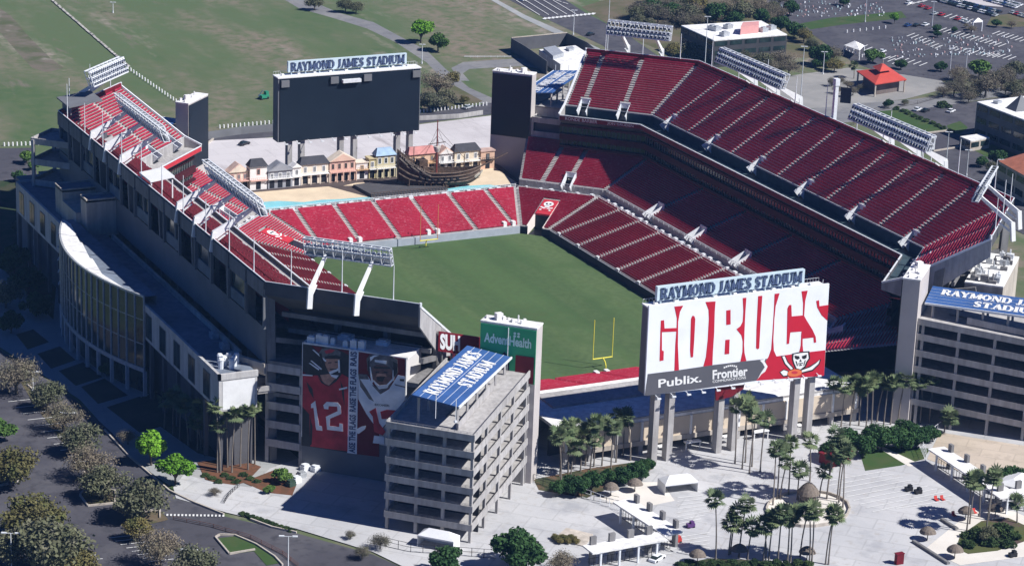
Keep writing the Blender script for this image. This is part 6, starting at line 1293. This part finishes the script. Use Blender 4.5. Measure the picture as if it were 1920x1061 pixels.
# bollards
m = MB(); m.tube((0, 0, 0), (0, 0, 1.15), .3, .26, 8); m.tube((0, 0, 1.15), (0, 0, 1.3), .2, .1, 8); bl = m.build('bollard', WHITE); bl.location = (0, 0, 0); ORG[bl.name] = (0, 0, 0)
first = True
def bollards(a, b, n, label, grp):
    global first
    for i in range(n):
        p = G(a[0]+(b[0]-a[0])*i/max(1, n-1), a[1]+(b[1]-a[1])*i/max(1, n-1))
        o = bl if first else bl.copy()
        if not first: COL.objects.link(o)
        first = False; o.location = (p[0], p[1], 0); o['label'] = label; o['category'] = 'bollard'; o['group'] = grp
bollards((412, 241), (512, 232), 14, 'white bollard behind the long grey wall by the scoreboard', 'bollards on the north edge')
bollards((788, 212), (912, 198), 20, 'white bollard along the curved road behind the pirate ship', 'bollards by the curved road')
bollards((8, 274), (72, 272), 9, 'white bollard at the far left road end', 'bollards at the left road end')
bollards((240, 130), (330, 192), 18, 'white bollard in the diagonal row across the park lawn', 'bollards across the park')
bollards((1588, 62), (1660, 54), 7, 'white bollard on the verge before the far car park', 'bollards at the far verge'); bollards((1586, 94), (1616, 108), 6, 'white bollard beside the far white carport', 'bollards by the carport')
m = MB()
for i in range(40):
    x = 98+i*3.6; p = G(x, 2+(x-98)*.865+random.uniform(-1, 1)); q = G(x+4, 2+(x-94)*.865); m.bar((*p[:2], .35), (*q[:2], .35), 1.0, .1)
o = m.build('chalk_line', M('chalk', (.42, .40, .36), .9, .3, .4)); o['kind'] = 'structure'
# light poles
def lamppost(x, y, yt, label, arm=1.4, r=.12, grp='light poles of the lots'):
    b = G(x, y); h = HG(b, yt); t = thing('light_pole', label, 'light pole', b, grp)
    m = MB(); m.tube(b, b+[0, 0, h], r*1.3, r*.8, 7); m.tube(b, b+[0, 0, .7], .3, n=8); m.build('pole', STEEL, t)
    m = MB()
    for s in (-1, 1):
        e = b+np.array([CR[0]*arm*s, CR[1]*arm*s, h+.05]); m.bar(b+[0, 0, h], e, .1, .1); m.obox(e[:2], (.55*CR[0], .55*CR[1]), (-.2*CR[1], .2*CR[0]), h-.05, h+.18)
    m.build('lamp_head', STEEL, t); return t
for x, y, yt, s in ((62, 735, 697, 'slim light pole in the upper part of the near lot'), (129, 812, 774, 'light pole standing among the middle trees of the near lot'), (22, 1075, 999, 'tall light pole at the lower left corner'), (354, 1080, 1030, 'light pole at the bottom edge left of the road bend'), (540, 1085, 1005, 'tall light pole at the bottom edge by the road bend')): lamppost(x, y, yt, s)
for x, y, yt, s in ((1499, 215, 88, 'tall wooden pole between the corner woods and the pavilion'), (1320, 150, 32, 'tall thin pole before the white roofed office'), (1138, 110, -20, 'very tall pole beside the road crossing'), (1543, 140, 98, 'utility pole at the pavilion paving'), (1780, 146, 92, 'pole in the far car park right of the pavilion'), (1622, 42, -5, 'tall pole on the grass verge of the far lot'), (1747, 55, 4, 'tall pole beside the red cars in the far lot'), (1810, 140, 92, 'pole behind the mid green tree'), (1773, 318, 248, 'pole at the rim of the maroon deck near its low end'), (1812, 330, 282, 'pole by the low beige box'), (1873, 350, 300, 'pole in front of the tiled house'), (1075, 66, 20, 'pole on the verge of the avenue'), (1436, 140, 115, 'bent street lamp under the trees'), (791, 120, 84, 'thin pole on the park path'), (212, 25, 5, 'double lamp on the far lawn')): lamppost(x, y, yt, s, .7, .14, 'poles beyond the stands')
# ---------------------------------------------------------------- outlying buildings
def block(pts, z, h0, wall, roof, label, storeys=2, name='office_building'):
    P = [G(*q, z) for q in pts]; t = thing(name, label, 'building', (*(sum(P)/len(P))[:2], 0)); m = MB(); m.prism(P, h0, z-.4); m.build('wall', wall, t)
    m = MB(); m.prism(P, z-.4, z); m.build('roof', roof, t)
    n = len(P)
    for i in range(n):
        a, b = P[i][:2], P[(i+1) % n][:2]; d = b-a; L = np.hypot(*d); d /= L; e = np.array([d[1], -d[0]]); c = sum(P)[:2]/n
        if (a-c)@e < 0: e = -e
        if e@(CP[:2]-a) < 0: continue
        k = max(2, int(L/6))
        for f in range(storeys):
            for j in range(k):
                o = a+d*L*(j+.5)/k; zz = h0+(z-h0)*(f+.35)/storeys; m = MB(); m.obox(o+e*.05, d*L/k*.4, e*.06, zz, zz+(z-h0)/storeys*.45); m.build('window', GLASSD, t)
    return t, P
t, P = block([(1277, 48), (1427, 39), (1476, 65), (1339, 76)], 11, 0, M('dark_office', (.055, .055, .06), .6, .2, .2), ROOFW, 'dark office block with a white roof and a pink roof house', 3)
m = MB(); m.prism([G(*q, 11) for q in ((1388, 66), (1422, 62), (1422, 55), (1392, 57))], 11, 14.2); m.build('roof_house', M('pink_house', (.62, .30, .28), .7, .1, .2), t)
for q in ((1335, 56), (1358, 68), (1365, 54), (1431, 60), (1446, 56), (1343, 58)): p = G(*q, 11); m = MB(); m.obox(p, (1.6, .5), (-.4, 1.2), 11, 12.6); m.obox(p, (.9, .3), (-.2, .6), 12.6, 13.0); m.build('roof_unit', GALV, t)
t, P = block([(1832, 191), (1990, 172), (2100, 250), (1950, 236)], 13, 0, M('slate_office', (.11, .115, .125), .6, .15, .2), ROOFW, 'long grey office block with a white roof at the right edge', 3)
p = G(1870, 194, 13); m = MB(); m.obox(p, (1.2, .4), (-.3, 1.), 13, 14); m.build('roof_unit', GALV, t); p = G(1912, 205, 13); m = MB(); m.hexa([(p[0]-4, p[1]-3, 13), (p[0]+4, p[1]-3, 13), (p[0]+4, p[1]+3, 13), (p[0]-4, p[1]+3, 13)], [(p[0]-.2, p[1]-.2, 18), (p[0]+.2, p[1]-.2, 18), (p[0]+.2, p[1]+.2, 18), (p[0]-.2, p[1]+.2, 18)]); m.build('roof_peak', GREY, t)
block([(1800, 256), (1836, 251), (1856, 258), (1820, 264)], 4, 0, CONCB, ROOFW, 'low beige box building beyond the maroon deck', 1, 'service_building')
t, P = block([(1872, 302), (1925, 286), (1990, 310), (1940, 340)], 9, 0, M('cream_wall', (.58, .50, .38), .8, .1, .2), TANP, 'cream house with dark openings at the right edge behind the light bank', 2, 'cream_house')
c = sum(P)/4; m = MB(); m.hexa([*(q*[1, 1, 0]+[0, 0, 9] for q in P)], [c*[1, 1, 0]+(q-c)*[.15, .15, 0]+[0, 0, 12] for q in P]); m.build('tiled_roof', M('tile', (.42, .15, .09), .85, .2, .6), t)
t = thing('red_pavilion', 'pagoda-like pavilion with a bright red hipped roof', 'pavilion', G(1652, 158)); TR = M('bright_red_roof', (.50, .07, .05), .7, .1, .3)
E_ = [G(*q, 5.2) for q in ((1606, 133), (1668, 127), (1700, 149), (1641, 158))]; c = sum(E_)/4; m = MB()
up = lambda k, z: [np.array([*(c+(q-c)*k)[:2], z]) for q in E_]
m.hexa(up(1, 4.8), up(1, 5.2)); m.hexa(up(1, 5.2), up(.3, 7.0)); m.hexa(up(.4, 7.9), up(.08, 9.6)); m.build('tiered_roof', TR, t)
m = MB(); m.hexa(up(.26, 6.9), up(.26, 8.0)); m.hexa(up(.72, 0), up(.72, 4.8)); m.build('wall', M('pavilion_wall', (.16, .13, .12), .8, .2, .3), t)
m = MB(); [m.bar((*q[:2], 0), (*q[:2], 4.9), .5, .5) for q in up(.93, 0)]; m.tube((*c[:2], 9.4), (*c[:2], 11), .12); m.build('posts', CONCB, t)
for i, (x, y) in enumerate(((1560, 152), (1575, 150), (1590, 156), (1570, 166), (1600, 168), (1615, 162), (1585, 172))): tree(x, y, 11, 'bare', 'small round headed tree in the paved court beside the red pavilion', 'court trees by the pavilion', 4., name='court_tree')
for x, y, yt in ((1648, 164, 136), (1601, 148, 124)): palm(x, y, yt, 'palm beside the red roofed pavilion', 'palms by the pavilion')
def carport(q, z, label):
    P = [G(*k, z) for k in q]; t = thing('carport', label, 'carport', (*(sum(P)/4)[:2], 0)); c = sum(P)/4; m = MB(); m.hexa(P, [c+(k-c)*[.08, .08, 1]+[0, 0, 1.6] for k in P]); m.build('roof', ROOFW, t); m = MB(); [m.bar((*k[:2], 0), (*k[:2], z), .3, .3) for k in P]; m.build('posts', STEEL, t)
carport([(1583, 85), (1602, 77), (1621, 86), (1612, 95)], 4, 'white tented carport beside the far car park'); carport([(1824, 40), (1842, 39), (1842, 42), (1825, 43)], 4, 'small pale kiosk roof at the end of the packed car rows')
m = MB(); p = G(1740, 262, 8); m.obox(p, (2.6, -.5), (.2, .5), 4.5, 9.5); o = m.build('framed_sign', STEEL); tag(o, 'small framed panel behind the second far light bank', 'sign'); m = MB(); m.obox(p-np.array([.3, .6, 0]), (2.1, -.4), (.02, .05), 5.5, 8.5); m.build('panel_face', GREY, o); m = MB(); m.bar((p[0]-2, p[1], 0), (p[0]-2, p[1], 5), .3, .3); m.bar((p[0]+2, p[1], 0), (p[0]+2, p[1], 5), .3, .3); m.build('panel_legs', STEEL, o)
# mast with flag on the rim of the far deck
b = np.array([105.5, 4, 0]); t = thing('sign_mast', 'white mast with a dark flag on the middle of the maroon deck rim', 'mast', b); m = MB(); m.bar(b+[0, 0, 40], b+[0, 0, 55], 1.1, 1.1); m.bar(b+[0, 0, 54], b+[0, 0, 56], 1.5, 1.5); m.build('mast_frame', STEEL, t); m = MB(); m.slab([b+[1, -1, 49], b+[3.4, -3, 49], b+[3.4, -3, 53.6], b+[1, -1, 53.6]], (.05, .05, 0)); m.build('flag', NAVY, t)
# lawn machine, panels on the lawn, red court kiosk
b = G(495, 186); t = thing('lawn_machine', 'green mowing machine on the park lawn left of the scoreboard', 'mower', b); GM = M('machine_green', (.03, .22, .13), .5); m = MB(); m.obox(b, (1.6, .5), (-.3, 1.), .5, 1.6); m.obox(b+[1, .3, 0], (.6, .2), (-.2, .7), 1.6, 2.8); m.build('body', GM, t); m = MB(); m.slab([b+[-2.4, -1, 1.2], b+[-.6, -.6, 3.4], b+[-.4, .2, 3.4], b+[-2.2, .2, 1.2]], (.1, 0, .1)); m.build('hood', WHITE, t)
for s in (-1, 1):
    for k in (-1, 1): m = MB(); q = b+np.array([s*1.2, k*.9+s*.3, .5]); m.tube(q-[0, .2, 0], q+[0, .2, 0], .5, n=10); m.build('wheel', BLACK, t)
b = G(1565, 867); m = MB(); m.obox(b, (3.2, 1.), (-.6, 2.), 0, 2.6); o = m.build('kiosk', MAROON); tag(o, 'dark red kiosk between the palms and the small lawn', 'kiosk'); m = MB(); m.obox(b, (3.4, 1.1), (-.7, 2.2), 2.6, 2.9); m.build('roof', MAROON, o); m = MB(); m.obox(b+[.6, -2., 0], (1.6, .5), (-.02, .06), .4, 2.2); m.build('opening', DARK, o)
RC = M('red_plastic', (.5, .05, .04), .5)
def chair(x, y, label):
    b = G(x, y); t = thing('deck_chair', label, 'chair', b, 'red chairs on the plaza'); m = MB(); m.slab([b+[-.4, -.4, .4], b+[.4, -.4, .4], b+[.4, .4, .45], b+[-.4, .4, .45]], (0, 0, .08)); m.slab([b+[-.4, .4, .4], b+[.4, .4, .4], b+[.4, .7, 1.2], b+[-.4, .7, 1.2]], (0, .08, 0)); m.build('seat', RC, t); m = MB(); [m.bar(b+[s*.35, k*.35, 0], b+[s*.35, k*.35, .42], .08, .08) for s in (-1, 1) for k in (-1, 1)]; m.build('legs', RC, t)
for q, s in ((zB(1010, 655), 'red chair left of the thatched umbrella near the right palms'), (zB(1180, 632), 'red chair right of the thatched umbrella near the right palms'), (zB(865, 528), 'left of two red chairs alone on the open plaza'), (zB(915, 524), 'right of two red chairs alone on the open plaza')): chair(*q, s)
def cart(x, y, label, mat):
    b = G(x, y); t = thing('cart', label, 'cart', b, 'small carts on the plaza'); m = MB(); m.obox(b, (.9, 0), (0, .5), .35, 1.2); m.obox(b+[.3, 0, 0], (.4, 0), (0, .45), 1.2, 1.7); m.build('box', mat, t); m = MB(); [m.tube(b+[s*.6, -.55, .3], b+[s*.6, .55, .3], .3, n=8) for s in (-1, 1)]; m.build('wheels', BLACK, t)
for q, s, mt in ((zB(708, 468), 'dark cart in the middle of the open plaza', BLACK), (zB(1490, 990), 'black motor cart on the road at the lower right', BLACK), (zA(240, 748), 'purple cart near the ticket gates', M('purple', (.10, .04, .16), .5)), (zA(130, 870), 'red cart at the end of the long ticket gates', RC), (r3(1270, 640), 'thin dark board on a stand on the open plaza', BLACK)): cart(*q, s, mt)
m = MB(); p = G(1685, 1058); m.obox(p, (.9, 0), (0, .5), 0, 2.6); m.obox(p, (1.0, 0), (0, .6), 2.6, 2.75); tag(m.build('kiosk', MAROON), 'dark upright kiosk at the bottom edge of the plaza', 'kiosk')
for (x0, y0), (x1, y1), s in ((zB(905, 690), zB(1030, 770), 'dark bench wall left of the rounded planting island'), (zB(670, 870), zB(960, 1055), 'long dark bench wall below the big palm shadow')):
    a, b = G(x0, y0), G(x1, y1); m = MB(); m.bar((*a[:2], .35), (*b[:2], .35), .9, .7); m.bar((*a[:2], .75), (*b[:2], .75), .7, .08); tag(m.build('bench_wall', CONCD), s, 'bench')
for i, (x, y) in enumerate(((572, 882), (582, 878), (592, 884), (565, 896), (556, 905), (545, 912), (600, 880))):
    b = G(x, y); m = MB(); m.obox(b, (.9, .3), (-.25, .8), 0, 1.3); m.obox(b, (.7, .2), (-.2, .6), 1.3, 1.7); o = m.build('utility_cabinet', (STEEL, GALV)[i % 2] if i < 5 else M('cabinet_green', (.04, .07, .05), .6)); tag(o, 'boxy metal utility cabinet at the foot of the banner building', 'cabinet', 'utility cabinets by the banner building')
# ---------------------------------------------------------------- cars
def car_proto(col, name):
    t = thing('parked_car', '', 'car'); pm = M('car_paint_'+name, col, .3, .05, .5, spec=.6)
    m = MB(); S_ = [(-2.2, .35), (-2.2, .85), (-1.5, .95), (-.9, 1.0), (1.0, 1.0), (2.1, .82), (2.25, .35)]
    m.hexa([(x, -.85, z) for x, z in S_], [(x, .85, z) for x, z in S_]); m.hexa([(-1.1, -.66, 1.40), (.25, -.66, 1.42), (.25, .66, 1.42), (-1.1, .66, 1.40)], [(-1.0, -.6, 1.48), (.15, -.6, 1.48), (.15, .6, 1.48), (-1.0, .6, 1.48)]); m.build('body', pm, t)
    m = MB(); m.hexa([(-1.75, -.8, .95), (.95, -.8, .98), (.95, .8, .98), (-1.75, .8, .95)], [(-1.15, -.66, 1.40), (.3, -.66, 1.42), (.3, .66, 1.42), (-1.15, .66, 1.40)]); m.build('windows', GLASSD, t)
    for x in (-1.4, 1.4):
        for y in (-.82, .82): m = MB(); m.tube((x, y-.1, .34), (x, y+.1, .34), .34, n=10); m.build('wheel', BLACK, t)
    return t
CP_ = {k: car_proto(c, k) for k, c in dict(white=(.75, .76, .78), silver=(.42, .44, .46), black=(.02, .02, .025), blue=(.03, .07, .22), red=(.38, .02, .03)).items()}
used = set()
def car(x, y, ang, k, label, grp):
    p = G(x, y)
    if k in used: o = dup(CP_[k], p, ang, 1., label, grp)
    else: o = CP_[k]; o.location = tuple(p); o.rotation_euler = (0, 0, ang); used.add(k); o['label'] = label; o['group'] = grp
RW = lambda x0, y0, x1, y1, n, ang, mix, label: [car(x0+(x1-x0)*i/(n-1)+random.uniform(-.5, .5), y0+(y1-y0)*i/(n-1), ang+random.uniform(-.04, .04), kk := random.choice(mix), kk+' '+label, 'cars in the packed far lot') for i in range(n)]
MX = ['white', 'white', 'silver', 'silver', 'black', 'blue', 'black']
RW(1762, 3, 1866, 31, 17, .5, MX, 'car in the long packed far rows'); RW(1784, 1, 1872, 25, 14, .5, MX, 'car in the long packed far rows')
RW(1852, 2, 1904, 16, 9, .5, MX, 'car in the short dirt yard row'); RW(1866, 0, 1912, 12, 8, .5, MX, 'car in the short dirt yard row'); RW(1899, 26, 1922, 33, 4, .5, ['silver', 'red', 'white'], 'car at the upper right lot edge')
for x, y, k, s in ((1704, 8, 'white', 'white car near the top of the far lot'), (1728, 14, 'red', 'dark red car, left of the tall pole'), (1740, 18, 'red', 'red car next to the tall pole'), (1752, 28, 'silver', 'silver car below the tall pole'), (1765, 30, 'red', 'bright red car below the packed rows'), (1796, 38, 'red', 'red car nearest the kiosk'), (1806, 41, 'white', 'white car beside the red car near the kiosk'), (1812, 44, 'silver', 'silver car last before the kiosk'), (1718, 50, 'black', 'black car at the foot of the pole'), (1735, 49, 'white', 'white car on the verge edge'), (1702, 50, 'blue', 'dark car in the tree shade'), (1720, 208, 'white', 'white car in the hedge car park'), (1735, 210, 'black', 'dark car in the hedge car park'), (1783, 211, 'white', 'white car standing alone before the grey office'), (1107, 67, 'black', 'black car crossing the avenue junction'), (1654, 99, 'white', 'white car under the green tree'), (983, 2, 'white', 'white car on the avenue at the top edge'), (458, 272, 'black', 'dark vehicle on the plaza behind the village'), (1232, 1050, 'white', 'white car at the bottom beside the gates'), (877, 204, 'silver', 'grey cart like car on the curved road')): car(x, y, .5, k, s, 'single cars about the grounds')
for k in CP_:
    if k not in used: bpy.data.objects.remove(CP_[k])
# stored barriers and cones laid out over the far lots
BM = [STEEL, M('salmon_plastic', (.46, .30, .29), .6), M('teal_plastic', (.32, .42, .44), .6), GALV]
m = MB()
for x0, y0, x1, y1, rows, n in ((1440, 6, 1650, 34, 9, 34), (1668, 74, 1770, 112, 9, 16), (1770, 70, 1890, 108, 10, 20)):
    for r in range(rows):
        for i in range(n):
            if random.random() < .62: continue
            f = r/rows; p = G(x0+(x1-x0)*(i+random.uniform(.1, .9))/n+f*14, y0+(y1-y0)*f+random.uniform(-1.2, 1.2)); s = random.uniform(.15, .42); m.mi = random.choice((0, 3, 3, 1, 2)); m.obox(p, (s, s*.3), (-.08, .2), 0, random.choice((.4, .5, .7, .9)))
m.mi = 0
o = m.build('stored_barriers', BM); o['kind'] = 'stuff'; o['label'] = 'small white, pink and teal barriers set out over the far car parks'; o['category'] = 'barriers'
# ---------------------------------------------------------------- repeats told apart by their place
ON = 'first second third fourth fifth sixth seventh eighth ninth tenth eleventh twelfth thirteenth fourteenth fifteenth sixteenth seventeenth eighteenth nineteenth twentieth'.split()
TE = {2: ('twenty', 'twentieth'), 3: ('thirty', 'thirtieth'), 4: ('forty', 'fortieth'), 5: ('fifty', 'fiftieth'), 6: ('sixty', 'sixtieth'), 7: ('seventy', 'seventieth'), 8: ('eighty', 'eightieth'), 9: ('ninety', 'ninetieth')}
def word(n):
    if n <= 20: return ON[n-1]
    a, b = divmod(n, 10)
    return TE[a][1] if b == 0 else TE[a][0]+'-'+ON[b-1]
bpy.context.view_layer.update()
same = {}
for o in bpy.data.objects:
    if o.parent is None and 'label' in o and o.get('kind') is None: same.setdefault(o['label'], []).append(o)
for lab, L in same.items():
    if len(L) < 2: continue
    def sx_(o):
        q = np.array(o.matrix_world.translation)-CP; return (q@CR)/(q@CF)
    L.sort(key=sx_)
    for i, o in enumerate(L): o['label'] = ('leftmost ' if i == 0 else 'rightmost ' if i == len(L)-1 else '')+lab if i in (0, len(L)-1) else lab+', '+word(i+1)+' from the left'
# ---------------------------------------------------------------- air
m = MB(); m.box(-2590, -1190, -1, 4190, 5190, 236)
hz = bpy.data.materials.new('haze'); hz.use_nodes = True; t_ = hz.node_tree; t_.nodes.remove(t_.nodes['Principled BSDF'])
pv = t_.nodes.new('ShaderNodeVolumePrincipled'); pv.inputs['Color'].default_value = (.25, .52, 1., 1); pv.inputs['Density'].default_value = .00006; pv.inputs['Anisotropy'].default_value = .1
t_.links.new(pv.outputs[0], t_.nodes['Material Output'].inputs['Volume'])
o = m.build('haze', hz); o['kind'] = 'stuff'; o['label'] = 'thin bluish air over the whole stadium and its surroundings'; o['category'] = 'haze'
